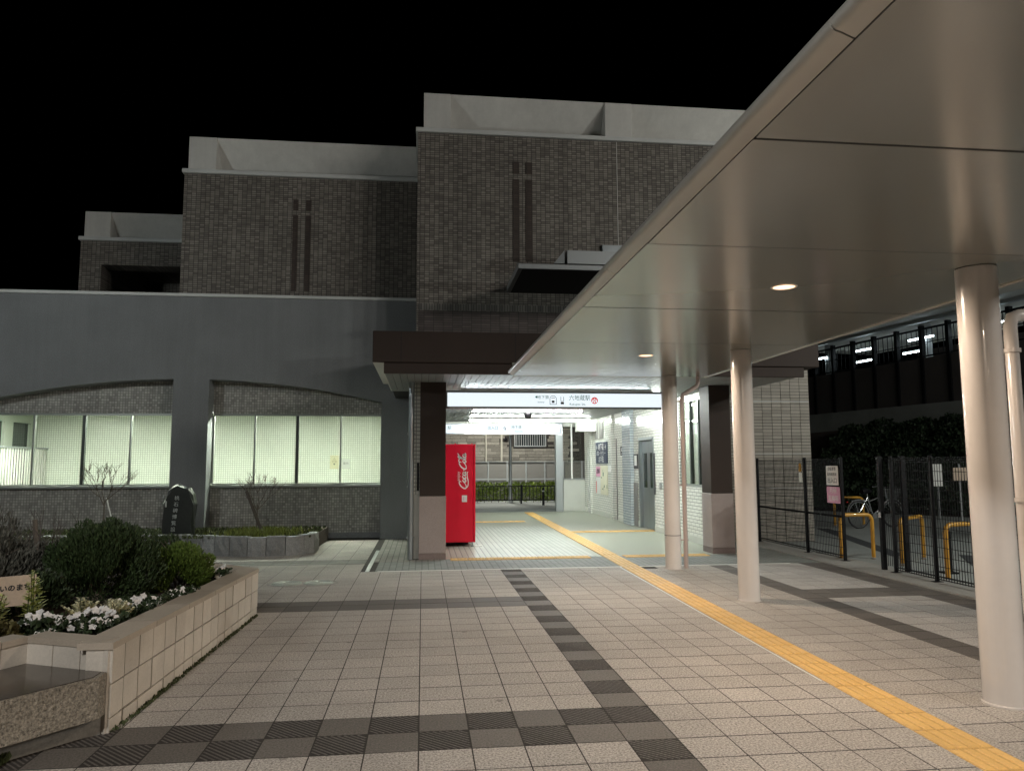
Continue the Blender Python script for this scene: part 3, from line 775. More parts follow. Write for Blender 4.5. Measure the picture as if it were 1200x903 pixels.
# two metal eaves hung on its face
aw = obj('metal_awning', MB().extr([(13.6, 5.235), (13.6, 5.32), (13.7, 5.36), (15.59, 5.36), (15.59, 5.235)], 'x', 1.75, 6.4), M['steel_dull'], b3)
obj('awning_underside', bx(1.83, 13.66, 5.225, 6.36, 15.58, 5.234), M['black'], aw)
lv = obj('roof_vent_hood', MB().extr([(14.5, 5.60), (14.5, 5.87), (14.7, 5.9), (15.59, 5.9), (15.59, 5.60)], 'x', 2.86, 6.2), M['steel_dull'], b3)
obj('hood_end', MB().prism([(2.60, 14.52), (2.80, 14.5), (2.80, 15.59), (2.60, 15.59)], [5.60, 5.60, 5.60, 5.60], [5.62, 5.87, 5.87, 5.62]), M['steel_dull'], lv)
obj('wall_louvre', MB().box(3.83, 15.52, 6.05, 5.6, 15.6, 6.32, c=0.01), M['steel'], b3)
b2 = brick_block('middle brick block in half shadow with twin dark stripes above grey wall', -5.37, -0.03, 17.0, 25, 4.6, 8.12, 8.985,
                 [(-5.30, -4.70)], ([(-2.975, -2.86), (-2.69, -2.57)], 7.34, 7.60, 5.48, 7.23))
b1 = brick_block('lowest brick block set far back with a dark opening below its parapet', -8.36, -5.39, 19.0, 25, 4.6, 7.08, 7.82,
                 [(-8.30, -7.70)], hole=(-7.86, 6.49))

# ================================================================== GREY HALL WITH LIT WINDOWS
hall = thing('grey_station_hall', 'long grey rendered hall with arched recess and lit windows', 'building', (-5, 16.6, 0))
HY, HR = 16.6, 16.97
def arch(x): return 3.425 - 0.029 * (x + 4.95) ** 2
fw = MB()
def wall_strip(xa, xb, z0f, z1, n=1):
    for k in range(n):
        a = xa + (xb - xa) * k / n; b = xa + (xb - xa) * (k + 1) / n
        za, zb = z0f(a), z0f(b)
        fw.add([(a, HY, za), (b, HY, zb), (b, HY, z1), (a, HY, z1), (a, HR + .03, za), (b, HR + .03, zb), (b, HR + .03, z1), (a, HR + .03, z1)],
               [(0, 1, 2, 3), (5, 4, 7, 6), (0, 4, 5, 1), (3, 2, 6, 7)])
WT = 5.21
wall_strip(-9.75, -5.29, arch, WT, 14)
wall_strip(-4.555, -0.905, arch, WT, 12)
fw.box(-5.29, HY, -.02, -4.555, HR + .03, WT); fw.box(-0.905, HY, -.02, -0.16, HR + .03, WT); fw.box(-24, HY, -.02, -9.75, HR + .03, WT)
obj('facade_wall', fw, M['grey_stucco'], hall)
obj('wall_coping', bx(-24, HY - .05, WT + .002, -0.17, HR + .05, WT + .07, c=0.008), M['coping'], hall)
obj('plinth_band', MB().box(-0.905, HY - .03, -.02, -0.2, HY - .001, 0.13), M['grey_stucco'], hall)
for (xa, xb) in ((-9.74, -5.295), (-4.55, -0.91)):
    lw = MB(); lw.box(xa, HR, -.02, xb, HR + .12, 1.105)
    obj('lower_tile_wall', lw, M['mosaic'], hall)
    uw = MB(); n = 10
    for k in range(n):
        a = xa + (xb - xa) * k / n; b = xa + (xb - xa) * (k + 1) / n
        uw.add([(a, HR, 2.715), (b, HR, 2.715), (b, HR, arch(b) - .002), (a, HR, arch(a) - .002), (a, HR + .12, 2.715), (b, HR + .12, 2.715)],
               [(0, 1, 2, 3), (0, 4, 5, 1)])
    obj('upper_tile_wall', uw, M['mosaic'], hall)
    obj('window_sill', bx(xa, HR - .07, 1.107, xb, HR + .10, 1.165, c=0.006), M['alu'], hall)
    obj('recess_plinth', bx(xa, HR - .03, -.02, xb, HR - .001, 0.12), M['grey_stucco'], hall)
def window(xs, thick):
    f = MB(); z0, z1 = 1.167, 2.712
    f.box(xs[0], HR + .02, z1 - .045, xs[-1], HR + .09, z1); f.box(xs[0], HR + .02, z0, xs[-1], HR + .09, z0 + .03)
    w = obj('window', f, M['alu'], hall)
    for k, xx in enumerate(xs):
        h = .032 if k in thick else .016
        obj('mullion', bx(xx - h, HR + .015, z0 + .031, xx + h, HR + .095, z1 - .046), M['alu'] if k not in thick else M['alu_dark'], w)
    for a, b in zip(xs[:-1], xs[1:]):
        obj('pane', bx(a + .02, HR + .05, z0 + .03, b - .02, HR + .056, z1 - .045), M['glass'], w)
    return w
w2 = window([-4.535, -3.662, -2.753, -1.814, -0.925], (2,))
w1 = window([-9.70, -9.15, -8.203, -7.199, -6.249, -5.315], (3,))
obj('hall_back_wall', bx(-9.6, 20.0, 0.9, -0.2, 20.15, 2.95), M['mosaic_white'], hall)
obj('hall_side_wall', MB().box(-9.72, 17.1, 0.9, -9.56, 17.35, 2.95).box(-9.72, 17.35, 2.62, -9.56, 20.0, 2.95).box(-9.72, 19.66, 0.9, -9.56, 20.0, 2.62)
    .box(-9.72, 17.72, 0.9, -9.56, 17.98, 2.62).box(-9.72, 18.50, 0.9, -9.56, 18.86, 2.62), M['hall_grey'], hall)
for (a, b) in ((17.35, 17.72), (17.98, 18.50), (18.86, 19.66)):
    obj('side_window', bx(-9.68, a, 1.0, -9.63, b, 2.62), M['glass_dark'], hall)
obj('hall_floor', bx(-9.6, 17.1, 0.86, -0.2, 20.0, 1.0), M['hall_floor'], hall)
obj('hall_ceiling', bx(-9.6, 17.1, 2.845, -0.2, 20.0, 2.97), M['hall_paint'], hall)
obj('hall_end_wall', bx(-0.90, 17.1, 0.9, -0.80, 20.0, 2.8), M['hall_paint'], hall)
for x in (-8.6, -6.4, -3.9, -1.9):
    lt = obj('ceiling_light', bx(x - .62, 17.28, 2.80, x + .62, 17.46, 2.84, c=0.006), M['white'], hall)
    obj('light_diffuser', bx(x - .60, 17.30, 2.792, x + .60, 17.44, 2.799), M['hall_tube'], lt)
# hand rail with balusters inside the hall
hr = obj('stair_railing', MB().box(-9.34, 17.2, 2.0, -9.28, 20.0, 2.04), M['steel_dull'], hall)
yy = 17.25
while yy < 19.98:
    obj('baluster', bx(-9.325, yy, 1.0, -9.30, yy + .035, 2.0), M['white'], hr); yy += 0.115
# sheets of paper stuck to the panes
nt = thing('paper_notice', 'yellowish paper notice stuck inside the third pane of the right window', 'notice', (-1.98, HR, 1.6), 0, 'paper notices on the hall window')
obj('sheet', MB().quad((-2.04, HR + .046, 1.50), (-1.85, HR + .046, 1.50), (-1.85, HR + .046, 1.80), (-2.04, HR + .046, 1.80)), M['thin_cream'], nt)
text('print', '△\n文化\n▼', 0.06, (-1.945, HR + .040, 1.66), M['ink'], nt)
nt = thing('paper_notice', 'white paper notice beside the mullion in the last hall pane', 'notice', (-1.7, HR, 1.6), 0, 'paper notices on the hall window')
obj('sheet', MB().quad((-1.79, HR + .046, 1.50), (-1.60, HR + .046, 1.50), (-1.60, HR + .046, 1.72), (-1.79, HR + .046, 1.72)), M['thin_white'], nt)
text('print', '案内', 0.06, (-1.695, HR + .040, 1.62), M['ink'], nt)

# ================================================================== CONCOURSE INTERIOR
WX = 5.48
cw = thing('tiled_concourse_wall', 'glossy white tiled station wall with doors and posters', 'wall', (WX, 19, 0))
segs = [(14.1, 17.45), (18.7, 19.15), (19.95, 20.85), (21.2, 24.2), (24.75, 25.2)]
wl = MB()
for (a, b) in segs: wl.box(WX, a, 0.14, WX + .3, b, PZ)
wl.box(WX, 17.45, 2.22, WX + .3, 18.7, PZ); wl.box(WX, 20.85, 2.30, WX + .3, 21.2, PZ); wl.box(WX, 24.2, 2.13, WX + .3, 24.75, PZ)
# leave the front window opening
wl = MB()
wl.box(WX, 14.1, 0.14, WX + .3, 15.65, 1.11); wl.box(WX, 15.65, 0.14, WX + .3, 17.45, PZ); wl.box(WX, 14.1, 2.95, WX + .3, 15.65, PZ)
for (a, b) in segs[1:]: wl.box(WX, a, 0.14, WX + .3, b, PZ)
wl.box(WX, 17.45, 2.22, WX + .3, 18.7, PZ); wl.box(WX, 20.85, 2.30, WX + .3, 21.2, PZ); wl.box(WX, 24.2, 2.13, WX + .3, 24.75, PZ)
obj('tile_face', wl, M['wtile'], cw)
pl = MB()
for (a, b) in segs: pl.box(WX - .012, a, 0, WX + .3, b, 0.139)
obj('plinth', pl, M['plinth'], cw)
obj('grid_tile_pier', MB().box(WX - .10, 19.15, 0.0, WX + .3, 19.95, PZ), M['wtile_blue'], cw)
obj('tiled_pier', MB().box(WX - .07, 21.2, 0.0, WX - .001, 21.32, PZ).box(WX - .07, 24.05, 0.0, WX - .001, 24.2, PZ), M['wtile'], cw)
obj('lintel_beam', bx(4.9, 23.3, 2.62, WX, 23.9, PZ), M['plinth'], cw)
d1 = obj('service_door', bx(WX + .05, 24.2, 0, WX + .1, 24.75, 2.13), M['steel_dull'], cw)
obj('handle', bx(WX + .02, 24.28, 0.95, WX + .05, 24.33, 1.07), M['chrome'], d1)
obj('narrow_door', bx(WX + .06, 20.85, 0, WX + .1, 21.2, 2.30), M['fence_panel'], cw)
ev = obj('elevator_frame', MB().box(WX - .015, 18.62, 0, WX + .2, 18.70, 2.24).box(WX - .015, 17.45, 0, WX + .2, 17.52, 2.24).box(WX - .015, 17.52, 2.17, WX + .2, 18.62, 2.24), M['steel'], cw)
for (a, b) in ((17.53, 18.065), (18.075, 18.615)):
    e = obj('elevator_door', bx(WX + .06, a, 0.01, WX + .1, b, 2.17, c=0.005), M['steel'], cw)
    obj('door_pane', bx(WX + .054, a + .13, 1.0, WX + .059, b - .13, 1.85), M['glass_dark'], e)
vt = obj('vent_grille', bx(WX - .02, 22.45, 2.36, WX + .02, 23.5, 2.88), M['fence_panel'], cw)
obj('vent_bar', bx(WX - .028, 22.95, 2.37, WX - .021, 23.0, 2.87), M['plinth'], vt)
fr = obj('front_window', MB().box(WX + .05, 14.15, 1.11, WX + .12, 15.65, 1.17).box(WX + .05, 14.15, 2.88, WX + .12, 15.65, 2.95), M['alu'], cw)
for y0 in (14.15, 14.62, 15.1, 15.6): obj('mullion', bx(WX + .05, y0, 1.17, WX + .12, y0 + .06, 2.88), M['alu_dark'], fr)
obj('pane', bx(WX + .08, 14.15, 1.17, WX + .086, 15.65, 2.88), M['glass'], fr)
obj('pane_backing', MB().box(WX + .125, 14.16, 1.17, WX + .135, 15.64, 2.88), M['hall_paint'], fr)  # pale sheet added behind the glass to catch light and brighten the panes
obj('low_panel', bx(WX - .03, 18.82, 0.01, WX - .002, 19.14, 1.11), M['fence_panel'], cw)
obj('hall_post', MB().box(WX - .10, 14.02, 0, WX + .02, 14.10, PZ), M['steel'], cw)

def wall_board(name, label, cat, y0, y1, z0, z1, material, group=None, th=.02, back=0.0):
    t = thing(name, label, cat, (WX - back, (y0 + y1) / 2, z0), 0, group)
    obj('board', bx(WX - back - th, y0, z0, WX - back - .002, y1, z1), material, t)
    return t
gsn = 'notices on the tiled concourse wall'
t = wall_board('direction_sign', 'navy direction board with white arrows and pictograms on tiled wall', 'sign', 21.95, 23.4, 1.60, 2.25, M['navy'], gsn, .03)
text('lettering', '← 地下鉄 →', 0.24, (WX - .033, 22.68, 2.09), M['white'], t, FACE_NEG_X)
text('lettering', 'バス・タクシー', 0.17, (WX - .033, 22.68, 1.90), M['white'], t, FACE_NEG_X)
text('lettering', 'お手洗', 0.22, (WX - .033, 22.68, 1.71), M['white'], t, FACE_NEG_X)
t = wall_board('map_poster', 'cream area map poster below the navy direction board', 'poster', 21.97, 22.85, 0.66, 1.53, M['paper_cream'], gsn)
mp = MB()
rg = random.Random(5)
for k in range(7):
    a, b = rg.uniform(22.0, 22.7), rg.uniform(.7, 1.4)
    mp.box(WX - .0225, a, b, WX - .0205, a + rg.uniform(.02, .12), b + rg.uniform(.02, .12))
obj('map_print', mp, M['ink_green'], t)
t = wall_board('pink_poster', 'small pink poster beside the cream area map', 'poster', 22.87, 23.45, 1.20, 1.50, M['pink'], gsn)
text('lettering', '定期券', 0.16, (WX - .023, 23.15, 1.35), M['ink'], t, FACE_NEG_X)
t = wall_board('tall_poster', 'white poster edged in red under the pink one', 'poster', 22.87, 23.45, 0.66, 1.17, M['white_soft'], gsn)
obj('red_edge', bx(WX - .023, 23.36, 0.67, WX - .0205, 23.44, 1.05), M['red_plain'], t)
t = wall_board('small_notice', 'small white notice stuck at the edge of the map poster', 'notice', 21.55, 21.9, 1.35, 1.55, M['white_soft'], gsn)
t = wall_board('restroom_sign', 'round restroom symbol plate on white tiles beside the narrow door', 'sign', 20.15, 20.5, 1.78, 2.08, M['white_soft'], gsn, .01)
text('lettering', '♿', 0.26, (WX - .013, 20.33, 1.93), M['ink'], t, FACE_NEG_X)
t = wall_board('elevator_sign', 'dark elevator notice plate with white centre panel', 'sign', 18.76, 19.12, 1.46, 1.84, M['ink'], gsn)
obj('white_panel', bx(WX - .024, 18.83, 1.54, WX - .021, 19.05, 1.80), M['white_soft'], t)
t = wall_board('call_button_plate', 'small steel elevator call plate near the entrance pillar', 'call plate', 16.86, 17.05, 1.02, 1.16, M['steel_dull'], None)
t = wall_board('narrow_display', 'narrow dark display strip beside the elevator frame', 'display', 17.36, 17.44, 0.86, 1.84, M['ink'], None)

# back opening
bp_ = thing('steel_gate_post', 'grey steel post at the far opening of the concourse', 'post', (4.6, 25.2, 0))
obj('post', MB().box(4.48, 25.15, 0, 4.72, 25.4, PZ), M['steel_dull'], bp_)
lw_ = thing('low_white_wall', 'low white wall with glazing above beside the steel post', 'wall', (4.9, 25.2, 0))
obj('wall_body', bx(4.74, 25.2, 0, WX, 25.36, 1.06), M['plinth'], lw_)
obj('cap_rail', bx(4.74, 25.18, 1.062, WX, 25.38, 1.09), M['steel_dull'], lw_)
obj('glazing', bx(4.80, 25.27, 1.09, WX - .1, 25.275, PZ), M['glass'], lw_)
obj('conduit', MB().tube([(5.02, 25.12, 1.09), (5.02, 25.12, PZ)], .035, 10), M['white'], lw_, smooth=True)
bw = thing('rear_lintel', 'pale lintel across the far opening of the concourse', 'beam', (2.3, 25.3, 2.85))
obj('beam', bx(-0.1, 25.2, 2.86, WX, 25.5, PZ), M['plinth'], bw)

# illuminated signs
sg = thing('station_sign', 'long lit white station name sign over the entrance', 'sign', (2.4, 13.3, 2.6))
obj('housing', MB().box(0.40, 13.32, 2.585, 4.62, 13.50, 2.90, c=0.006), M['steel_dull'], sg)
obj('frame', MB().box(0.40, 13.295, 2.585, 4.62, 13.319, 2.615).box(0.40, 13.295, 2.862, 4.62, 13.319, 2.90).box(0.40, 13.295, 2.615, 0.425, 13.319, 2.862).box(4.595, 13.295, 2.615, 4.62, 13.319, 2.862), M['steel'], sg)
obj('light_face', bx(0.426, 13.305, 2.616, 4.594, 13.318, 2.861), M['sign_face'], sg)
def px_x(px): return (px - 495.0) * 13.3 / 871.0
def sgt(s, size, px, z, m=M['sign_green'], sx=1.0): text('lettering', s, size, (px_x(px), 13.301, z), m, sg, sx=sx, depth=.0008)
sgt('●', .05, 627.5, 2.79); sgt('地下鉄', .074, 635.5, 2.785); sgt('Subway', .042, 633, 2.70)
sgt('六地蔵駅', .108, 679.5, 2.775, sx=.92); sgt('Rokujizo Sta.', .058, 677, 2.665, sx=1.0)
ic = MB(); cx = px_x(647.5)
def plate(mb, x0, z0, x1, z1): mb.box(x0, 13.300, z0, x1, 13.304, z1)
plate(ic, cx - .062, 2.665, cx - .054, 2.77); plate(ic, cx + .054, 2.665, cx + .062, 2.77); plate(ic, cx - .062, 2.657, cx + .062, 2.665)
for k in range(8):
    t0, t1 = PI * k / 8, PI * (k + 1) / 8
    ic.add([(cx + .062 * math.cos(t0), 13.300, 2.77 + .05 * math.sin(t0)), (cx + .062 * math.cos(t1), 13.300, 2.77 + .05 * math.sin(t1)),
            (cx + .054 * math.cos(t1), 13.300, 2.77 + .042 * math.sin(t1)), (cx + .054 * math.cos(t0), 13.300, 2.77 + .042 * math.sin(t0))], [(0, 1, 2, 3)])
plate(ic, cx - .024, 2.69, cx + .024, 2.73); plate(ic, cx - .035, 2.775, cx + .035, 2.783)
cx2 = px_x(658.5)
plate(ic, cx2 - .03, 2.665, cx2 + .03, 2.705); plate(ic, cx2 - .03, 2.72, cx2 - .022, 2.80); plate(ic, cx2 + .022, 2.72, cx2 + .03, 2.80); plate(ic, cx2 - .02, 2.715, cx2 + .02, 2.722)
obj('train_pictogram', ic, M['ink'], sg)
ex = px_x(697.5)
em = MB(); em.add([(ex + .062 * math.cos(2 * PI * k / 28), 13.302, 2.735 + .062 * math.sin(2 * PI * k / 28)) for k in range(28)], [tuple(range(28))])
obj('red_roundel', em, M['sign_red'], sg)
e2 = MB()
for sx in (-1, 1):
    e2.add([(ex + sx * .046, 13.3005, 2.70), (ex + sx * .024, 13.3005, 2.70), (ex + sx * .018, 13.3005, 2.755), (ex + sx * .036, 13.3005, 2.755)], [(0, 1, 2, 3)])
e2.add([(ex - .011, 13.3005, 2.74), (ex + .011, 13.3005, 2.74), (ex, 13.3005, 2.785)], [(0, 1, 2)])
e2.add([(ex - .012, 13.3005, 2.692), (ex + .012, 13.3005, 2.692), (ex + .012, 13.3005, 2.725), (ex - .012, 13.3005, 2.725)], [(0, 1, 2, 3)])
obj('roundel_mark', e2, M['sign_face'], sg)
s2 = thing('inner_direction_sign', 'second lit white sign hanging deeper inside the concourse', 'sign', (2.2, 21, 2.45))
obj('housing', MB().box(-0.02, 21.02, 2.43, 3.92, 21.2, 2.72, c=.005), M['steel_dull'], s2)
obj('frame', MB().box(-0.02, 20.995, 2.43, 3.92, 21.019, 2.455).box(-0.02, 20.995, 2.70, 3.92, 21.019, 2.72).box(3.88, 20.995, 2.455, 3.92, 21.019, 2.70), M['steel'], s2)
obj('light_face', bx(-0.02, 21.005, 2.456, 3.879, 21.018, 2.699), M['sign_face'], s2)
text('lettering', '出入口', .10, (1.95, 21.0, 2.60), M['ink_green'], s2, depth=.0008); text('lettering', '↑', .16, (2.28, 21.0, 2.57), M['ink'], s2, depth=.0008)
text('lettering', '地下鉄', .10, (2.62, 21.0, 2.62), M['ink_green'], s2, depth=.0008); text('lettering', 'Tozai Line', .055, (2.68, 21.0, 2.51), M['ink_green'], s2, depth=.0008)
text('lettering', '駅', .11, (0.73, 21.0, 2.60), M['ink_green'], s2, depth=.0008)
for (xa, xb, yy, mm, lab) in ((0.7, 4.4, 14.25, 'tube_front', 'fluorescent batten on the slatted ceiling behind the name sign'),
                              (1.6, 5.2, 16.4, 'tube', 'fluorescent batten on the slatted ceiling over the elevator side'),
                              (1.23, 4.04, 18.7, 'tube_pink', 'pinkish fluorescent batten seen below the name sign'),
                              (1.4, 5.2, 23.0, 'tube', 'fluorescent batten on the slatted ceiling near the far opening')):
    t = thing('ceiling_batten', lab, 'ceiling light', ((xa + xb) / 2, yy, 2.95), 0, 'battens on the concourse ceiling')
    obj('batten_body', bx(xa, yy - (.045 if mm == 'tube_pink' else .16), 2.955, xb, yy + (.045 if mm == 'tube_pink' else .16), PZ, c=.004), M['white'], t)
    obj('tube', MB().tube([(xa + .02, yy, 2.925), (xb - .02, yy, 2.925)], .022, 10), M[mm], t)
t = thing('ceiling_batten', 'fluorescent batten running lengthwise beside the tiled wall', 'ceiling light', (4.75, 16, 2.95), 0, 'battens on the concourse ceiling')  # extra tube added to lift the tiled wall, hidden by the name sign
obj('batten_body', bx(4.59, 14.7, 2.955, 4.91, 16.1, PZ, c=.004), M['white'], t)
obj('tube', MB().tube([(4.75, 14.72, 2.925), (4.75, 16.08, 2.925)], .022, 10), M['tube'], t)
sc = thing('security_camera', 'small dark dome camera under the slatted ceiling', 'camera', (2.6, 17.5, 2.9))
obj('dome', MB().lathe([(.01, -.14), (.07, -.12), (.10, -.06), (.10, 0)], (2.72, 19.4, 2.9), 16), M['black_gloss'], sc, smooth=True)
obj('mount', bx(2.68, 19.36, 2.9, 2.76, 19.44, PZ), M['steel_dull'], sc)

# vending machine
vm = thing('vending_machine', 'red drinks vending machine showing its side panel in the entrance', 'vending machine', (0.63, 15.2, 0))
obj('cabinet', MB().box(0.24, 14.80, 0.085, 0.985, 15.98, 1.985, c=0.012), M['red'], vm)
dr = obj('front_door', MB().box(0.988, 14.80, 0.085, 1.03, 15.98, 1.985, c=0.008), M['red'], vm)
obj('display_window', bx(1.0305, 14.9, 1.0, 1.034, 15.88, 1.85), M['glass_dark'], dr)
obj('delivery_flap', bx(1.0305, 15.0, 0.25, 1.036, 15.6, 0.48), M['ink'], dr)
for (fx, fy) in ((0.32, 14.9), (0.32, 15.88), (0.98, 14.86), (0.98, 15.88)):
    obj('foot', MB().lathe([(.035, 0), (.035, .02), (.015, .025), (.015, .086)], (fx, fy, 0), 12), M['steel_dull'], vm)
obj('base_tray', bx(0.26, 15.0, 0.03, 0.9, 15.95, 0.084), M['black'], vm)
obj('floor_bracket', bx(1.0, 14.80, 0.0, 1.16, 14.92, 0.012), M['white_soft'], vm)
obj('sticker', bx(0.765, 14.795, 0.86, 0.865, 14.799, 0.99), M['white_soft'], vm)
obj('sticker_print', bx(0.79, 14.7925, 0.89, 0.805, 14.7945, 0.97), M['pink'], vm)
for x in (0.30, 0.62, 0.95): obj('lifting_lug', bx(x, 14.86, 1.986, x + .03, 14.9, 2.005), M['red'], vm)

def catmull(P, n=7):
    P = [Vector(p) for p in P]; out = []
    for i in range(len(P) - 1):
        p0, p1, p2, p3 = P[max(i - 1, 0)], P[i], P[i + 1], P[min(i + 2, len(P) - 1)]
        for k in range(n):
            t = k / n
            out.append(0.5 * ((2 * p1) + (p2 - p0) * t + (2 * p0 - 5 * p1 + 4 * p2 - p3) * t * t + (3 * p1 - p0 - 3 * p2 + p3) * t ** 3))
    out.append(P[-1]); return out
def oval(cx, cy, rx, ry): return [(cx + rx * math.cos(R(a)), cy + ry * math.sin(R(a))) for a in range(60, 421, 40)]
def big_c(o): return [(o + .98, .72), (o + 1.02, .95), (o + .78, 1.05), (o + .38, .82), (o + .12, .42), (o + .14, .08), (o + .42, -.03), (o + .78, .10), (o + 1.02, .36)]
strokes = [big_c(0), oval(1.28, .27, .19, .25), [(1.92, .46), (1.80, .55), (1.62, .38), (1.62, .12), (1.78, .02), (2.0, .16)],
           oval(2.27, .27, .19, .25), [(2.48, .52), (2.47, .12), (2.58, .03), (2.68, .12)], [(2.72, .32), (2.92, .36)],
           big_c(2.95), oval(4.22, .27, .19, .25), [(4.40, .30), (4.62, .62), (4.78, 1.10), (4.68, 1.22), (4.58, .9), (4.58, .2), (4.68, .02), (4.80, .12)],
           oval(5.02, .27, .19, .25), [(5.23, .52), (5.22, .12), (5.34, .03), (5.48, .2)],
           [(.20, .02), (.55, -.26), (1.2, -.34), (1.9, -.20), (2.5, -.18), (2.75, -.30)],
           [(3.9, .98), (4.1, 1.12), (4.5, 1.02), (4.95, 1.12), (5.2, 1.32)]]
SCL = 0.128; U0 = 1.085; V0 = 0.845     # the word runs upward along the panel, letter tops to the left
def logo(strokes, scl, u0, v0, wmin, wmax):
    mb = MB()
    for st in strokes:
        pts = catmull([(u + .22 * v, v) for u, v in st]); n = len(pts)
        L = []
        for i, p in enumerate(pts):
            d = (pts[min(i + 1, n - 1)] - pts[max(i - 1, 0)]); d = d.normalized() if d.length else Vector((1, 0))
            nn = Vector((-d.y, d.x)); e = min(i, n - 1 - i) / max(1, (n - 1) / 2)
            w = (wmin + (wmax - wmin) * abs(d.y) ** .8) * (0.45 + .55 * min(1, e * 2))
            L.append((p + nn * w, p - nn * w))
        vs = []
        for a, b in L:
            for q in (a, b): vs.append((v0 - q.y * scl, 14.796, u0 + q.x * scl))
        mb.add(vs, [(2 * i, 2 * i + 1, 2 * i + 3, 2 * i + 2) for i in range(n - 1)])
    return mb
obj('script_logo', logo(strokes, SCL, U0 + .02, V0, .055, .105), M['white'], vm)
en = text('small_script', 'enjoy', .085, (0.695, 14.796, 1.36), M['white'], vm, rot=(PI / 2, -PI / 2, 0), depth=.0006)

# ================================================================== TILED SIDE WALL AND REAR VIEW
tw = thing('tiled_side_wall', 'tall wall of long beige tiles behind the black mesh fence', 'wall', (7, 14.8, 0))
obj('wall_core', bx(5.92, 14.815, -.02, 8.02, 15.55, 4.05), M['tile_joint'], tw)
tile_pos = []
z = 0.0
while z < 4.0:
    x = 5.955
    while x < 7.99:
        tile_pos.append((x, z)); x += 0.2075
    z += 0.0655
tile_pos.sort(key=lambda p: (p[0] < 6.15, p[1] > 3.5, random.random()))
lt_me = MB().box(0, -.012, 0, .198, 0, .0565, c=.0015).mesh('wall_tile', M['long_tile'])
for (x, z) in tile_pos[:298]: link('wall_tile', lt_me, tw, (x - 7, 14.815 - 14.8 + random.uniform(-.002, .001), z))
mb = MB()
for (x, z) in tile_pos[298:]: mb.box(x, 14.803, z, x + .198, 14.815, z + .0565)
tag(obj('wall_tiles', mb, M['long_tile'], tw), kind='stuff')
obj('pale_course', MB().box(5.95, 14.800, 2.86, 8.02, 14.806, 2.875).box(5.95, 14.800, 1.78, 8.02, 14.806, 1.79).box(5.95, 14.80, 1.08, 8.02, 14.806, 1.09), M['coping'], tw)

# rear street scene
rl = thing('black_railing', 'low black railing with thin uprights across the rear road', 'railing', (3, 31, 0))
obj('rail', MB().box(-2, 30.98, 0.66, 6.6, 31.02, 0.70).box(-2, 30.98, 0.10, 6.6, 31.02, 0.14), M['black'], rl)
x = -1.9
k = 0
up_me = MB().box(-.012, -.012, 0.12, .012, .012, .67).mesh('upright', M['black'])
while x < 6.6:
    link('upright', up_me, rl, (x - 3, 0, 0)); x += 0.15
for x in (-1.0, 1.5, 4.05, 6.5): obj('post', bx(x - .03, 30.95, -.03, x + .03, 31.05, 0.74), M['black'], rl)
bol = thing('black_bollard', 'short black bollard in front of the rear railing', 'bollard', (4.75, 29.6, 0))
obj('bollard_post', MB().lathe([(.05, -.03), (.05, .62), (.03, .66)], (4.75, 29.6, 0), 12), M['black'], bol)
obj('collar', MB().lathe([(.056, .5), (.056, .55)], (4.75, 29.6, 0), 12), M['steel_dull'], bol)
hg = thing('clipped_hedge', 'low clipped green hedge along the grey panel fence', 'hedge', (3, 32, 0))
def hedge_fn(g):
    return (g.uniform(-2, 7), 31.9 + g.uniform(-.35, .35), g.uniform(.0, .78) ** .8 * .95), (0, -.3, .6)
obj('foliage', clump(7000, hedge_fn, .085, .3, .5, 11), M['leaf_hedge'], hg)
st_ = MB()
for k in range(30): st_.tube([(-1.9 + k * .3, 31.9, -.03), (-1.9 + k * .3 + random.uniform(-.1, .1), 31.9, .6)], .012, 5)
obj('stems', st_, M['bark'], hg)
pf = thing('grey_panel_fence', 'tall grey panel fence with posts behind the hedge', 'fence', (3, 33.5, 0))
x = -2.2
while x < 7.5:
    obj('fence_panel', bx(x + .03, 33.5, 0.0, x + .82, 33.53, 1.68), M['fence_panel'], pf)
    obj('fence_post', bx(x - .03, 33.46, -.03, x + .03, 33.56, 1.72), M['steel_dull'], pf); x += 0.85
obj('mid_rail', bx(-2.2, 33.455, .90, 7.5, 33.459, .95), M['steel_dull'], pf); obj('top_rail', bx(-2.2, 33.45, 1.683, 7.5, 33.54, 1.71), M['steel_dull'], pf)
sh = thing('stone_faced_house', 'house wall faced in rough split stone beyond the grey fence', 'building', (3, 36, 0))
obj('wall_core', bx(-4, 36.05, -.03, 9, 40, 6.0), M['tile_joint'], sh)
srng = random.Random(21); cand = []
z = 1.3
while z < 3.3:
    h = srng.uniform(.07, .15); x = -1.0
    while x < 7.0:
        w = srng.uniform(.25, .75)
        if not (4.33 < x + w and x < 5.98 and 2.38 < z + h and z < 3.1): cand.append((x, z, w, h))
        x += w + .012
    z += h + .012
for (x, z, w, h) in cand[:290]: obj('stone', bx(x, 36.0 - srng.uniform(0, .04), z, x + w, 36.06, z + h, c=.008), M['stone_face'], sh)
mb = MB()
for (x, z, w, h) in cand[290:]: mb.box(x, 36.0 - srng.uniform(0, .04), z, x + w, 36.06, z + h)
if cand[290:]: tag(obj('stones', mb, M['stone_face'], sh), kind='stuff')
wn_ = obj('window', MB().box(4.38, 35.93, 2.42, 5.93, 36.02, 2.47).box(4.38, 35.93, 3.05, 5.93, 36.02, 3.1).box(4.38, 35.93, 2.47, 4.43, 36.02, 3.05).box(5.88, 35.93, 2.47, 5.93, 36.02, 3.05), M['steel_dull'], sh)
obj('pane', bx(4.43, 36.0, 2.47, 5.88, 36.01, 3.05), M['glass_dark'], wn_)
for k in range(13): obj('grille_bar', bx(4.48 + k * .11, 35.92, 2.47, 4.51 + k * .11, 35.94, 3.05), M['steel_dull'], wn_)
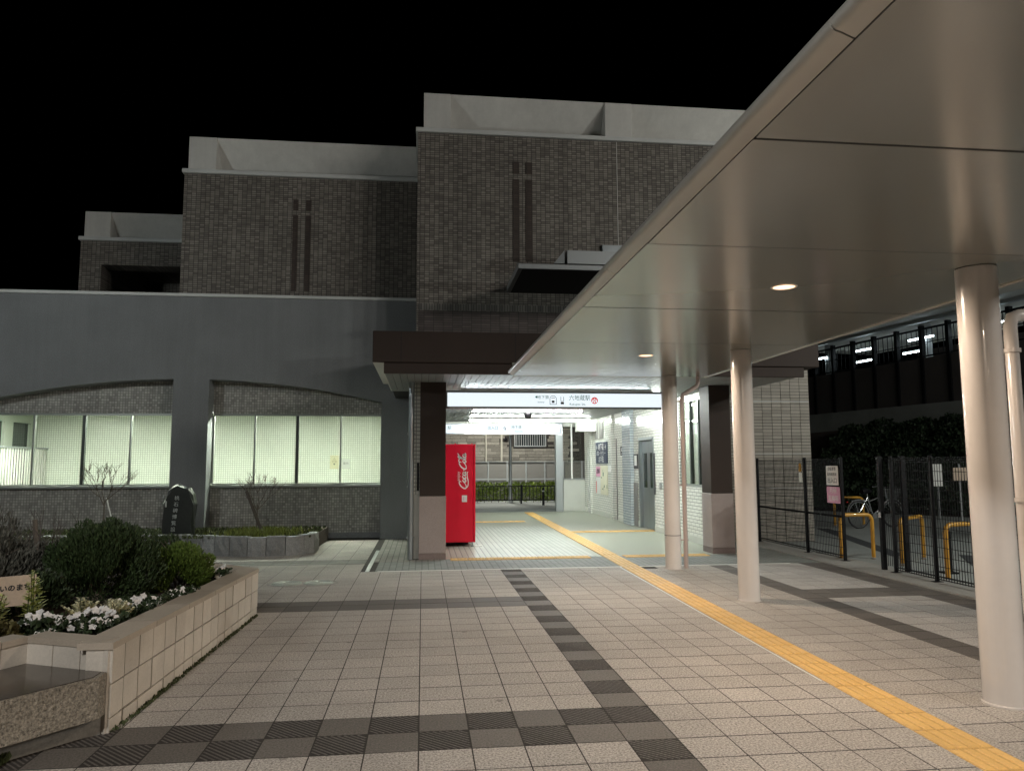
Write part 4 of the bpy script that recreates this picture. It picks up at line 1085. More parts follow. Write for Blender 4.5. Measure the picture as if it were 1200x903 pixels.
obj('drainpipe', MB().tube([(3.75, 35.88, 0), (3.75, 35.88, 6)], .05, 10), M['cream_pipe'], sh, smooth=True)
obj('corner_pipe', MB().tube([(3.0, 35.88, 0), (3.0, 35.88, 6)], .04, 10), M['cream_pipe'], sh, smooth=True)
obj('wall_lamp', MB().lathe([(.02, 0), (.09, .04), (.07, .12), (.02, .16)], (3.95, 35.85, 2.70), 12), M['black'], sh)

# ================================================================== STREET LAMPS (mostly out of frame, one an added fill lamp)
def street_lamp(label, x, y, h, energy, color, aim, size=0.14, spot=150):
    t = thing('street_lamp', label, 'street lamp', (x, y, 0), 0, 'street lamps round the plaza')
    obj('lamp_pole', MB().tube([(x, y, -.02), (x, y, h * .6), (x, y, h)], [.07, .055, .045], 14), M['steel_dull'], t, smooth=True)
    obj('lamp_base', MB().lathe([(.13, 0), (.13, .03), (.09, .05), (.08, .25), (.07, .27)], (x, y, -.01), 16), M['steel_dull'], t)
    d = (Vector(aim) - Vector((x, y, h))); dh = Vector((d.x, d.y, 0)).normalized()
    hx, hy = x + dh.x * .45, y + dh.y * .45
    obj('lamp_arm', MB().tube([(x, y, h - .05), (x + dh.x * .2, y + dh.y * .2, h + .06), (hx, hy, h + .08)], .03, 10), M['steel_dull'], t, smooth=True)
    obj('lamp_head', MB().lathe([(.03, .16), (.16, .12), (.20, .03), (.20, 0)], (hx, hy, h), 20), M['steel_dull'], t)
    obj('lamp_lens', MB().lathe([(.001, .004), (.18, .004), (.18, .002), (.001, .002)], (hx, hy, h), 20), M['street_lens'], t)
    ld = bpy.data.lights.new('street_bulb', 'SPOT'); ld.energy = energy; ld.color = color; ld.shadow_soft_size = size
    ld.spot_size = R(spot); ld.spot_blend = 0.5
    lo = bpy.data.objects.new('street_bulb', ld); COL.objects.link(lo); lo.parent = t
    lo.location = (hx - x, hy - y, h - .03)
    lo.rotation_euler = Vector((d.x, d.y, d.z)).to_track_quat('-Z', 'Y').to_euler()
    return t
street_lamp('tall street lamp of the road row, first from the plaza', 16.6, -9.0, 10.5, P_STREET_R * .30, (1.0, .95, .87), (0, 15, 5.5), .3, 120)
street_lamp('tall street lamp of the road row, second from the plaza', 19.6, -6.7, 10.5, P_STREET_R * .35, (1.0, .95, .87), (0, 15, 5.5), .3, 120)
street_lamp('tall street lamp of the road row, third from the plaza', 22.8, -4.2, 10.5, P_STREET_R * .38, (1.0, .95, .87), (6, 17, 5.5), .3, 150)
street_lamp('street lamp by the far end of the grey hall outside the view', -9.2, 9.2, 5.2, P_STREET_L, (.92, 1.0, .98), (-3.5, 13.5, 1.0), .35, 160)
street_lamp('plaza street lamp standing behind the camera', -2.6, -3.6, 5.6, P_FILL, (1.0, .97, .92), (-2.2, -2.0, 0), .25, 142)  # added to fill the paving, planter front and shrubs with neutral light
street_lamp('lamp post of the bicycle park outside the view', 12.2, 6.4, 5.2, P_PARK, (.95, 1.0, .93), (12.5, 13.5, 0.5), .2, 165)
street_lamp('slim grey lamp post rising in front of the stone faced house', 3.66, 31.5, 4.6, P_BACK, (1.0, .97, .86), (3.0, 33.5, 0.5), .12, 165)

# ================================================================== RAISED PLANTER WITH BENCH
plt = thing('raised_planter', 'raised planter of beige blocks with smooth cap stones', 'planter', (-1.87, 4.93, 0))
A, B_ = Vector((-1.868, 4.93)), Vector((-1.775, 8.56))
def ph(y): return 0.53 - (y - 4.93) * 0.0135       # cap top, falling gently along the wall
core = MB()
N1, N2, N3 = Vector((-2.461, 5.19)), Vector((-2.545, 5.03)), Vector((-3.35, 3.45))
C_, D_ = Vector((-2.62, 9.25)), Vector((-5.0, 10.1))
inner = 0.20
def wallseg(p, q, za, zb, th, z0=0.0):
    d = (q - p).normalized(); n = Vector((-d.y, d.x))
    return MB().prism([p[:], q[:], (q + n * th)[:], (p + n * th)[:]], z0, [za, zb, zb, za])
cols = [4.93, 5.12, 5.35, 5.585, 5.815, 6.035, 6.245, 6.455, 6.675, 6.91, 7.12, 7.345, 7.585, 7.80, 8.045, 8.285, 8.56]
obj('wall_core', wallseg(A + (B_ - A) * .045, B_, ph(A.y) - .045, ph(B_.y) - .045, .18), M['tile_joint'], plt)
def on(y): 
    k = (y - A.y) / (B_.y - A.y); return A + (B_ - A) * k
for a, b in zip(cols[:-1], cols[1:]):
    pa, pb = on(a + .006), on(b - .006)
    tz = lambda y: ph(y) - .042
    for (f0, f1) in ((0.0, 0.16), (0.182, 0.57), (0.592, 1.0)):
        e = random.uniform(-.003, .003)
        mb = MB().prism([(pa.x + .012 + e, pa.y), (pb.x + .012 + e, pb.y), (pb.x - (.14 if a < 5 else .02), pb.y), (pa.x - (.14 if a < 5 else .02), pa.y)],
                        [tz(a) * f0, tz(b) * f0, tz(b) * f0, tz(a) * f0], [tz(a) * f1, tz(b) * f1, tz(b) * f1, tz(a) * f1])
        mb.v = [(x, yy, max(zz, 0.0)) for x, yy, zz in mb.v]
        obj('wall_block', mb, M['block'], plt)
# front niche walls
for (p, q, n) in ((N1, A, 3), (N2, N1, 1), (N3, N2, 7)):
    obj('wall_core', wallseg(p, q - (q - p).normalized() * (.16 if q is A else 0), .488, .488, .15), M['block'], plt)
    for k in range(n):
        pa = p + (q - p) * (k / n) ; pb = p + (q - p) * ((k + 1) / n)
        d = (q - p).normalized(); nn = Vector((d.y, -d.x)) * .012
        pa2, pb2 = pa + d * .004, pb - d * .004
        obj('wall_block', MB().prism([(pa2 + nn)[:], (pb2 + nn)[:], (pb2 - nn)[:], (pa2 - nn)[:]], .0, .487), M['block'], plt)
for (p, q, n) in ((B_, C_, 4), (C_, D_, 8)):
    for k in range(n):
        pa = p + (q - p) * (k / n); pb = p + (q - p) * ((k + 1) / n)
        d = (q - p).normalized(); nn = Vector((d.y, -d.x)) * .012
        obj('wall_block', MB().prism([(pa + d * .004 + nn)[:], (pb - d * .004 + nn)[:], (pb - d * .004 - nn * 10)[:], (pa + d * .004 - nn * 10)[:]], 0, .44), M['block'], plt)
E_, F_ = Vector((-7.2, 7.5)), Vector((-5.8, 3.0))
for (p, q) in ((D_, E_), (E_, F_), (F_, N3)):
    obj('wall_core', wallseg(p, q, .44, .44, .15), M['block'], plt)
# cap stones
def cap(p, q, zp, zq, w, over=.02):
    d = (q - p).normalized(); n = Vector((-d.y, d.x))
    a, b, c, e = p - n * over, q - n * over, q + n * w, p + n * w
    mb = MB().prism([a[:], b[:], c[:], e[:]], [zp - .04, zq - .04, zq - .04, zp - .04], [zp, zq, zq, zp])
    obj('cap_stone', mb, M['cap'], plt)
cy = [4.915, 5.62, 6.30, 6.98, 7.66, 8.56]
for a, b in zip(cy[:-1], cy[1:]): cap(on(a + .003), on(b - .003), ph(a), ph(b), .19)
cap(N1, A - (A - N1).normalized() * .06, .5312, .5312, .13)
cap(N2, N1 - Vector((.004, .004)), .531, .531, .13); cap(N3, N2 - Vector((.004, .006)), .531, .531, .13)
for (p, q) in ((D_, E_), (E_, F_), (F_, N3)): cap(p + (q - p).normalized() * .16, q, .4805, .4805, .17)
cap(B_, C_, .482, .482, .17); cap(C_ + Vector((-.006, 0)), D_, .482, .482, .17)
soil = MB().prism([(-1.95, 5.1), (-1.86, 8.5), C_[:], D_[:], (-7.2, 7.5), (-5.8, 3.0), (-3.5, 3.6), (-2.62, 5.2), (-2.46, 5.32)], 0.02, .425)
obj('soil_bed', soil, M['soil'], plt)
bn = thing('pebble_bench', 'exposed pebble bench slab in the niche of the planter', 'bench', (-2.2, 4.6, 0))
obj('slab', MB().prism([(-1.872, 4.90), (-2.455, 5.165), (-2.548, 4.99), (-3.33, 3.43), (-2.80, 3.42), (-2.2, 4.38), (-1.872, 4.80)], .125, .365), M['pebble'], bn)
obj('wet_top', MB().prism([(-1.90, 4.895), (-2.455, 5.16), (-2.545, 4.99), (-3.32, 3.44), (-2.83, 3.44), (-2.22, 4.37), (-1.90, 4.785)], .3655, .369), M['wet_top'], bn)
obj('slab_foot', MB().prism([(-1.90, 4.92), (-2.455, 5.165), (-2.548, 4.99), (-3.33, 3.43), (-2.92, 3.43), (-2.32, 4.46), (-1.98, 4.86)], 0, .124), M['concrete'], bn)

nb = thing('wooden_name_board', 'weathered wooden board lettered in black hiragana standing among flowers', 'sign', (-3.3, 5.75, 0))
p0, p1 = Vector((-3.85, 5.36)), Vector((-2.865, 6.10))
d = (p1 - p0).normalized(); n = Vector((d.y, -d.x))
obj('board', MB().prism([(p0 + n * .015)[:], (p1 + n * .015)[:], (p1 - n * .015)[:], (p0 - n * .015)[:]], .575, .79), M['wood'], nb)
for k in (.25, .74):
    q = p0 + (p1 - p0) * k - n * .03; obj('post', bx(q.x - .02, q.y - .02, .4, q.x + .02, q.y + .02, .82), M['wood'], nb)
q = p1 - d * .255 + n * .017
text('lettering', 'ひとふれあいのまち', .050, (q.x, q.y, .705), M['ink'], nb, rot=(PI / 2, 0, math.atan2(d.y, d.x)), sx=1.0, depth=.001, bold=.0016)

# ------------------------------------------------------------------ plants in the planter
def bush(name, label, cat, c, r, lobes, n, size, material, seed, up=.3, asp=.35, group=None, stems=6, zbase=.42):
    t = thing(name, label, cat, (c[0], c[1], zbase), 0, group)
    obj('foliage', clump(n, lumpy(c, r, lobes, seed), size, up, asp, seed), material, t)
    s = MB(); rng = random.Random(seed)
    for k in range(stems):
        s.tube([(c[0] + rng.uniform(-.05, .05), c[1] + rng.uniform(-.05, .05), zbase - .02),
                (c[0] + rng.uniform(-.25, .25) * r[0], c[1] + rng.uniform(-.25, .25) * r[1], c[2]),
                (c[0] + rng.uniform(-.6, .6) * r[0], c[1] + rng.uniform(-.6, .6) * r[1], c[2] + r[2] * .6)], [.014, .01, .004], 5)
    obj('stem', s, M['bark'], t)
    return t
bush('conifer_shrub', 'big dark green dwarf conifer in the middle of the planter', 'shrub', (-2.82, 7.1, .71), (.43, .50, .42), 44, 26000, .034, M['leaf_conifer'], 1, up=.7, asp=.22, stems=10)
bush('juniper_shrub', 'bright yellowish green spreading juniper behind the white flowers', 'shrub', (-2.33, 7.75, .60), (.29, .46, .25), 30, 13000, .032, M['leaf_juniper'], 2, up=.4, asp=.22, stems=8)
bush('conifer_shrub', 'small dark conifer tuft rising behind the juniper', 'shrub', (-2.62, 8.35, .68), (.22, .22, .22), 16, 4200, .040, M['leaf_conifer'], 9, up=.9, asp=.22)
bush('dark_shrub', 'low dark leafy shrub under the name board side of the conifer', 'shrub', (-3.1, 6.45, .56), (.34, .30, .24), 18, 3600, .042, M['leaf_dark'], 12, up=.5, asp=.25)
bush('lavender_bush', 'grey leaved lavender bush behind the wooden name board', 'shrub', (-3.75, 7.0, .70), (.55, .50, .32), 40, 8000, .055, M['leaf_grey'], 3, up=1.0, asp=.14)
bush('lavender_bush', 'sparser grey bush with bare twigs against the tile wall', 'shrub', (-4.3, 7.9, .78), (.70, .50, .38), 34, 5000, .055, M['leaf_grey'], 4, up=1.0, asp=.12)
bush('lavender_bush', 'dark mauve heather between the lavender and the big conifer', 'shrub', (-3.42, 7.7, .66), (.34, .35, .28), 22, 3500, .05, M['leaf_grey'], 14, up=.9, asp=.14)
bush('lavender_bush', 'wide grey bush at the outer back corner of the planter', 'shrub', (-5.6, 7.4, .70), (.75, .6, .32), 36, 4500, .055, M['leaf_grey'], 24, up=1.0, asp=.14)
bush('dark_shrub', 'rounded dark shrub at the outer end behind the board', 'shrub', (-5.0, 5.6, .64), (.6, .5, .30), 30, 7000, .042, M['leaf_dark'], 25, up=.5, asp=.25)
tw_ = thing('dead_stalks', 'bare upright dead stalks above the grey lavender', 'plant', (-3.5, 7.2, .42))
s = MB(); rg = random.Random(8)
for k in range(46):
    a = Vector((rg.uniform(-4.4, -3.2), rg.uniform(6.9, 7.9), .45)); b = a + Vector((rg.uniform(-.18, .18), rg.uniform(-.1, .1), rg.uniform(.35, .78)))
    s.tube([a, (a + b) / 2 + Vector((rg.uniform(-.03, .03), 0, 0)), b], [.006, .004, .002], 4, False)
    for q in range(3):
        p = a + (b - a) * rg.uniform(.5, .95); s.tube([p, p + Vector((rg.uniform(-.08, .08), rg.uniform(-.05, .05), rg.uniform(.04, .12)))], [.003, .0015], 3, False)
obj('stalk', s, M['twig'], tw_)
s = MB().tube([(-3.36, 7.2, .45), (-3.38, 7.2, .8), (-3.42, 7.2, 1.12)], [.02, .018, .022], 6); obj('dead_head', s, M['bark'], tw_)

def flowers(label, c, r, n, seed, nleaf=500):
    t = thing('pansy_clump', label, 'flowers', (c[0], c[1], .425), 0, 'white pansies along the planter edge')
    rng = random.Random(seed)
    lf = lambda g: ((c[0] + g.uniform(-1, 1) * r[0], c[1] + g.uniform(-1, 1) * r[1], .43 + g.random() * r[2] * .8), (g.uniform(-1, 1), g.uniform(-1, 1), .6))
    obj('leaves', clump(nleaf, lf, .035, .2, .4, seed), M['leaf_dark'], t)
    fl = MB()
    for _ in range(n):
        th = rng.uniform(0, 2 * PI); k = rng.random() ** .5
        p = Vector((c[0] + r[0] * k * math.cos(th), c[1] + r[1] * k * math.sin(th), .435 + r[2] * (1.05 - .5 * k * k) + rng.uniform(-.02, .02)))
        nrm = Vector((rng.uniform(-.4, .7), rng.uniform(-1.0, -.1), rng.uniform(.2, 1))).normalized()
        a = nrm.orthogonal().normalized(); b = nrm.cross(a); s0 = rng.uniform(.020, .030)
        for q in range(5):
            t0 = 2 * PI * q / 5 + rng.uniform(-.2, .2)
            dd = a * math.cos(t0) + b * math.sin(t0); ee = nrm.cross(dd)
            fl.add([p, p + dd * s0 * .6 - ee * s0 * .5 + nrm * .004, p + dd * s0 * 1.15 + nrm * rng.uniform(-.004, .008), p + dd * s0 * .6 + ee * s0 * .5 + nrm * .004], [(0, 1, 2, 3)])
    obj('blossom', fl, M['petal'], t)
    return t
flowers('white pansies just in front of the lime spike plant', (-2.60, 5.62), (.13, .12, .15), 26, 31)
flowers('small group of white pansies at the corner of the niche cap', (-2.47, 5.42), (.06, .05, .08), 7, 32, 160)
flowers('largest clump of white pansies beside the cream dusty miller', (-2.27, 5.75), (.20, .22, .13), 46, 33, 900)
flowers('sparse white pansies below the big dark conifer', (-2.20, 6.35), (.18, .28, .12), 24, 34, 1400)
flowers('few white pansies in the dark leaves further along the cap', (-2.06, 6.95), (.10, .20, .10), 8, 35, 500)
flowers('white pansies at the far end of the planter by the juniper', (-2.07, 8.1), (.10, .14, .12), 18, 36, 400)

def frond_plant(name, label, cat, c, h, w, nfrond, material, seed, group=None, spike=False, zb=.43):
    t = thing(name, label, cat, (c[0], c[1], zb), 0, group)
    rng = random.Random(seed); lf = MB(); st = MB()
    for k in range(nfrond):
        th = rng.uniform(0, 2 * PI); out = w * rng.uniform(.3, 1.0) * (.35 if spike else 1)
        base = Vector((c[0] + rng.uniform(-.03, .03), c[1] + rng.uniform(-.03, .03), zb))
        tip = base + Vector((math.cos(th) * out, math.sin(th) * out, h * rng.uniform(.65, 1.0)))
        mid = base + (tip - base) * .5 + Vector((0, 0, h * .12))
        st.tube([base, mid, tip], [.006, .004, .002], 4, False)
        for q in range(12 if not spike else 18):
            u = .25 + .75 * q / (12 if not spike else 18)
            p = base + (mid - base) * (u * 2) if u < .5 else mid + (tip - mid) * (u * 2 - 1)
            for sd in (-1, 1):
                a2 = rng.uniform(0, 2 * PI)
                dv = Vector((math.cos(th + sd * PI / 2) + rng.uniform(-.3, .3), math.sin(th + sd * PI / 2) + rng.uniform(-.3, .3), rng.uniform(.1, .6))) if not spike else Vector((math.cos(a2), math.sin(a2), rng.uniform(0.0, .7)))
                dv.normalize(); L = (.082 if spike else .062) * (1.15 - .75 * u) * rng.uniform(.8, 1.2)
                e = dv.cross(Vector((0, 0, 1))).normalized() * L * (.22 if spike else .38)
                lf.add([p, p + dv * L * .5 + e, p + dv * L, p + dv * L * .5 - e], [(0, 1, 2, 3)])
    obj('leaves', lf, material, t); obj('stem', st, M['leaf_moss'], t)
    return t
gdm = 'cream dusty millers in the planter'
frond_plant('dusty_miller', 'cream feathery dusty miller behind the largest white pansies', 'plant', (-2.42, 5.85), .24, .14, 15, M['leaf_cream'], 41, gdm)
frond_plant('dusty_miller', 'cream feathery dusty miller touching the niche cap', 'plant', (-2.18, 5.85), .20, .10, 12, M['leaf_cream'], 42, gdm)
frond_plant('dusty_miller', 'low cream feathery plant in the middle of the pansies', 'plant', (-2.28, 6.0), .19, .10, 10, M['leaf_cream'], 43, gdm)
frond_plant('dusty_miller', 'cream feathery plant at the far end beside the juniper', 'plant', (-2.16, 7.75), .20, .10, 12, M['leaf_cream'], 44, gdm)
frond_plant('lime_spike_plant', 'tall lime yellow leafy spike beside the wooden board', 'plant', (-2.74, 5.80), .43, .10, 5, M['leaf_lime'], 45, 'lime spike plants', True)
frond_plant('lime_spike_plant', 'shorter pale lime spike in front of the wooden board', 'plant', (-2.90, 5.62), .34, .16, 6, M['leaf_lime'], 46, 'lime spike plants', True)
bush('russet_plant', 'reddish brown leafy plant at the corner of the planter', 'plant', (-2.95, 5.30, .55), (.24, .18, .16), 14, 900, .05, M['leaf_russet'], 47, asp=.42)
bush('olive_plant', 'olive brown bedding plants under the wooden board', 'plant', (-2.78, 5.38, .49), (.20, .14, .10), 12, 900, .045, M['leaf_olive'], 48, asp=.42)
mb = clump(900, lambda g: ((-1.845 + .026 * (yy_ := g.uniform(0, 3.5)) + g.uniform(-.012, .03), 4.95 + yy_, .0), (0, 0, 1)), .018, .3, .4, 71)
tag(obj('moss_weeds', mb, M['leaf_moss']), 'fringe of moss and weeds along the planter foot', 'moss', kind='stuff')
mb = clump(500, lambda g: ((-2.32 + g.uniform(-.10, .10), 4.50 + g.uniform(-.05, .05), 0), (0, -.2, 1)), .045, .5, .3, 72)
tag(obj('weed_tuft', mb, M['leaf_moss']), 'weed tuft growing under the edge of the pebble bench', 'weeds', kind='stuff')

# ================================================================== STONE-EDGED BED BY THE HALL
sb_ = thing('stone_edged_bed', 'low planting bed edged with rough split granite blocks', 'planting bed', (-4, 14.6, 0))
edge = [(-1.95, 14.75), (-1.955, 14.25), (-2.10, 13.98), (-2.40, 13.84), (-2.72, 13.79), (-3.04, 13.80), (-3.36, 13.88), (-3.66, 14.05), (-3.94, 14.26), (-4.22, 14.47),
        (-4.60, 14.50), (-4.98, 14.53), (-5.4, 14.55), (-5.8, 14.57), (-6.2, 14.59), (-6.6, 14.61), (-7.0, 14.63), (-7.4, 14.65), (-7.8, 14.67), (-8.2, 14.7)]
rg = random.Random(17)
for k in range(len(edge) - 1):
    p, q = Vector(edge[k]), Vector(edge[k + 1]); d = (q - p).normalized(); n = Vector((-d.y, d.x))
    if n.y < 0 and k > 1: n = -n
    if k <= 1: n = Vector((-1, 0.1)).normalized()
    p2, q2 = p + d * .006, q - d * .006
    # rough split face: a 4 x 3 grid pushed in and out
    U, V_ = 5, 4; h = .335 + rg.uniform(-.012, .012); vs = []
    for a in range(U):
        for b in range(V_):
            e = (0 if a in (0, U - 1) or b in (0, V_ - 1) else rg.uniform(.0, .045)) + rg.uniform(0, .012)
            pt = p2 + (q2 - p2) * (a / (U - 1)) - n * e
            vs.append((pt.x, pt.y, h * b / (V_ - 1) - (.01 if b == 0 else 0)))
    fsx = [(a * V_ + b, (a + 1) * V_ + b, (a + 1) * V_ + b + 1, a * V_ + b + 1) for a in range(U - 1) for b in range(V_ - 1)]
    mb = MB(); mb.add(vs, fsx)
    bk = [(p2 + n * .16), (q2 + n * .16)]
    o = len(mb.v); mb.v += [(bk[0].x, bk[0].y, 0), (bk[1].x, bk[1].y, 0), (bk[1].x, bk[1].y, h), (bk[0].x, bk[0].y, h)]
    top = [a * V_ + V_ - 1 for a in range(U)]; bot = [a * V_ for a in range(U)]
    mb.f += [tuple(top + [o + 2, o + 3]), tuple(bot[::-1] + [o, o + 1]), (o, o + 3, o + 2, o + 1), tuple([b for b in range(V_)] + [o + 3, o])[::-1], tuple([(U - 1) * V_ + b for b in range(V_)] + [o + 2, o + 1])]
    obj('edge_stone', mb, M['rough_stone'], sb_)
obj('bed_soil', MB().prism([(-1.99, 16.55), (-2.02, 14.3), (-2.2, 14.05), (-2.75, 13.9), (-3.3, 13.97), (-4.2, 14.57), (-9.6, 14.8), (-9.6, 16.55)][::-1], 0, .285), M['soil'], sb_)
def grass_fn(g):
    x = g.gauss(-2.95, .30); yv = g.uniform(14.0, 15.2)
    return (x, yv, .285), (g.uniform(-.5, .5), g.uniform(-.5, .5), .8)
tag(obj('grass_tuft', clump(1800, grass_fn, .13, .6, .07, 61), M['leaf_grass']), 'yellowish grass tufts growing in the stone edged bed', 'grass', kind='stuff')
def moss_fn(g): return (g.uniform(-8, -2.0), g.uniform(14.05, 16.3), .285), (0, 0, 1)
tag(obj('bed_undergrowth', clump(5200, moss_fn, .05, .2, .4, 62), M['leaf_moss']), 'low moss and weeds covering the stone edged bed', 'ground cover', kind='stuff')

ms = thing('monument_stone', 'tall rough black monument stone with carved vertical lettering', 'monument', (-4.45, 14.95, .28))
prof = [(-.30, 0), (-.32, .28), (-.30, .48), (-.31, .62), (-.24, .73), (-.21, .86), (-.11, .955), (-.02, .97), (.09, .93), (.20, .905), (.27, .79), (.32, .60), (.30, .3), (.29, 0)]
mb = MB(); L = 5; vs = []
mr = random.Random(4)
for k in range(L):
    t = k / (L - 1); yk = -.13 + .26 * t; sc_ = 1 - .10 * abs(2 * t - 1) ** 2
    for (u, v) in prof: vs.append((-4.55 + u * .92 * sc_ + mr.uniform(-.018, .018), 14.95 + yk + mr.uniform(-.012, .012), .27 + v * (1 - .03 * abs(2 * t - 1)) + (mr.uniform(-.01, .01) if v > 0 else 0)))
n = len(prof)
fsx = [(k * n + a, k * n + (a + 1) % n, (k + 1) * n + (a + 1) % n, (k + 1) * n + a) for k in range(L - 1) for a in range(n)] + [tuple(range(n))[::-1], tuple(range((L - 1) * n, L * n))]
mb.add(vs, fsx); obj('stone_body', mb, M['mono'], ms)
for k, ch in enumerate('桃石碑博覧設'):
    text('carved_character', ch, .088, (-4.56 - .010 * k, 14.790, .27 + .71 - .115 * k), M['carve_glint'], ms)
obj('painted_glint', MB().box(-4.77, 14.80, .82, -4.745, 14.815, .93).box(-4.815, 14.81, .99, -4.802, 14.82, 1.05), M['carve_glint'], ms)  # pale slivers painted as lamp glints on the stone's left edge

def sapling(label, base, h, seed, spread, stake, trunk_r=.018, lean=0):
    t = thing('bare_sapling', label, 'tree', base, 0, 'bare saplings in front of the hall windows')
    rng = random.Random(seed); b = Vector(base)
    tk = MB(); fork = b + Vector((lean, 0, h * .42))
    tk.tube([b - Vector((0, 0, .02)), b + Vector((lean * .4, 0, h * .22)), fork], [trunk_r, trunk_r * .85, trunk_r * .7], 7)
    obj('trunk', tk, M['bark'], t)
    br = MB()
    def grow(p, d, L, r, lev):
        q = p + d * L; m_ = p + d * L * .5 + Vector((rng.uniform(-.03, .03), rng.uniform(-.03, .03), rng.uniform(-.01, .02)))
        br.tube([p, m_, q], [max(r, .0035), max(r * .8, .003), max(r * .6, .0025)], 5, False)
        if lev:
            for k in range(rng.choice((2, 3))):
                nd_ = (d + Vector((rng.uniform(-.6, .6), rng.uniform(-.5, .5), rng.uniform(-.05, .45)))).normalized()
                grow(p + d * L * rng.uniform(.55, 1), nd_, L * rng.uniform(.55, .8), r * .55, lev - 1)
    for k in range(5):
        a = (k - 2) * spread + rng.uniform(-.1, .1)
        grow(fork - Vector((0, 0, rng.uniform(0, .12))), Vector((math.sin(a), rng.uniform(-.4, .4), math.cos(a))).normalized(), h * .26, trunk_r * .62, 3)
    obj('branch', br, M['bark'], t)
    if stake:
        obj('stake', MB().tube([stake[0], stake[1]], stake[2], 7), M['twig'] if stake[2] > .02 else M['white_soft'], t)
sapling('bare sapling with a thin white stake in front of the left hall window', (-6.08, 15.4, .28), 1.55, 5, .42, ((-5.85, 15.4, .28), (-6.05, 15.4, .98), .012))
sapling('bare sapling beside a leaning wooden stake before the other window', (-3.12, 14.9, .28), 1.35, 6, .38, ((-2.98, 14.8, .28), (-3.33, 14.9, 1.10), .03), .014)

# ================================================================== MESH FENCES, SIGNS, BARRIERS
def mesh_fence(label, xs, ys, posts, z1=1.66, midbar=True, dense=1.0):
    t = thing('mesh_fence', label, 'fence', (xs, (ys[0] + ys[1]) / 2, 0), 0, 'black mesh fences by the bicycle park')
    for py in posts:
        o = obj('fence_post', bx(xs - .022, py - .022, -.01, xs + .022, py + .022, z1 + .03, c=.004), M['black'], t)
        obj('post_foot', bx(xs - .06, py - .05, .0, xs + .06, py + .05, .025), M['black'], o)
    a, b = ys
    hw = MB(); z = .10
    while z < z1:
        hw.box(xs - .003, a, z - .0035, xs + .003, b, z + .0035); z += .125
    for z in (.06, .09, z1 - .03, z1): hw.box(xs - .012, a, z - .004, xs + .012, b, z + .004)
    obj('horizontal_wires', hw, M['black'], t)
    vw = MB(); y = a
    while y < b:
        vw.box(xs - .003, y - .003, .05, xs + .003, y + .003, z1); y += .050 / dense
    tag(obj('wire_mesh', vw, M['black'], t), kind='stuff')
    if midbar: obj('middle_rail', bx(xs + .01, a, .70, xs + .035, b, .735), M['black'], t)
    return t
mesh_fence('black mesh fence panel carrying the entrance notices', 6.8, (11.62, 14.72), (11.62, 12.80, 14.72))
mesh_fence('black mesh fence past the gap running out towards the near column', 6.8, (5.4, 10.30), (10.30, 9.43, 8.1, 6.8, 5.4), midbar=False)
gt = thing('mesh_gate', 'narrow black mesh gate leaf standing at the fence gap', 'gate', (6.8, 10.58, 0))
for (px, py) in ((6.80, 10.58), (7.02, 10.36)): obj('gate_post', bx(px - .03, py - .03, 0, px + .03, py + .03, 1.69), M['black'], gt)
vw = MB()
for k in range(12):
    u = k / 11; vw.box(6.80 + .22 * u - .003, 10.58 - .22 * u - .003, .08, 6.80 + .22 * u + .003, 10.58 - .22 * u + .003, 1.66)
obj('gate_mesh', vw, M['black'], gt)
obj('latch', bx(6.76, 10.55, .78, 6.80, 10.61, .86), M['steel_dull'], gt)

def fence_sign(name, label, y0, y1, z0, z1, material, lines, ink):
    t = thing(name, label, 'sign', (6.77, (y0 + y1) / 2, z0))
    obj('plate', bx(6.762, y0, z0, 6.768, y1, z1), material, t)
    for (s, size, z, sx) in lines: text('lettering', s, size, (6.760, (y0 + y1) / 2, z), ink, t, FACE_NEG_X, sx, .0006)
    return t
fence_sign('entrance_notice', 'white entrance notice with black characters on the mesh fence', 11.655, 12.02, 1.225, 1.545, M['white'],
           [('自転車等', .062, 1.49, 1), ('駐車場専用', .056, 1.40, 1), ('出入口', .098, 1.295, 1)], M['ink'])
fence_sign('pink_notice', 'pink notice sheet below the white entrance notice', 11.625, 12.02, .93, 1.20, M['pink'],
           [('月極', .11, 1.135, 1), ('駐輪場', .10, 1.005, 1)], M['white'])
tg = fence_sign('hanging_tag', 'small yellow and white tag hanging beside the middle fence post', 12.84, 12.95, 1.25, 1.42, M['white_soft'], [], M['ink'])
obj('yellow_figure', MB().lathe([(.005, 0), (.03, .02), (.02, .09), (.025, .12), (.012, .16)], (6.757, 12.89, 1.43), 10), M['ochre'], tg)

def barrier(label, p, q, h, r=.032):
    t = thing('yellow_barrier', label, 'barrier', (p[0], p[1], 0), 0, 'yellow tube barriers of the bicycle park')
    a, b = Vector((p[0], p[1], 0)), Vector((q[0], q[1], 0)); d = (b - a).normalized(); R0 = .11
    pts = [a + Vector((0, 0, -.01)), a + Vector((0, 0, h - R0))]
    for k in range(1, 6): th = PI / 2 * k / 5; pts.append(a + d * (R0 - R0 * math.cos(th)) + Vector((0, 0, h - R0 + R0 * math.sin(th))))
    for k in range(0, 6): th = PI / 2 * k / 5; pts.append(b - d * (R0 - R0 * math.sin(th)) + Vector((0, 0, h - R0 + R0 * math.cos(th))))
    pts.append(b + Vector((0, 0, -.01)))
    obj('tube_hoop', MB().tube(pts, r, 12), M['ochre'], t, smooth=True)
    for c in (a, b): obj('foot_collar', MB().lathe([(r + .02, 0), (r + .02, .012), (r + .004, .018)], c, 14), M['steel_dull'], t)
barrier('yellow tube barrier just behind the fence gap post', (6.93, 11.95), (7.53, 12.0), .725)
barrier('yellow tube barrier in the open gap beside the gate leaf', (7.50, 11.20), (8.33, 11.85), .70)
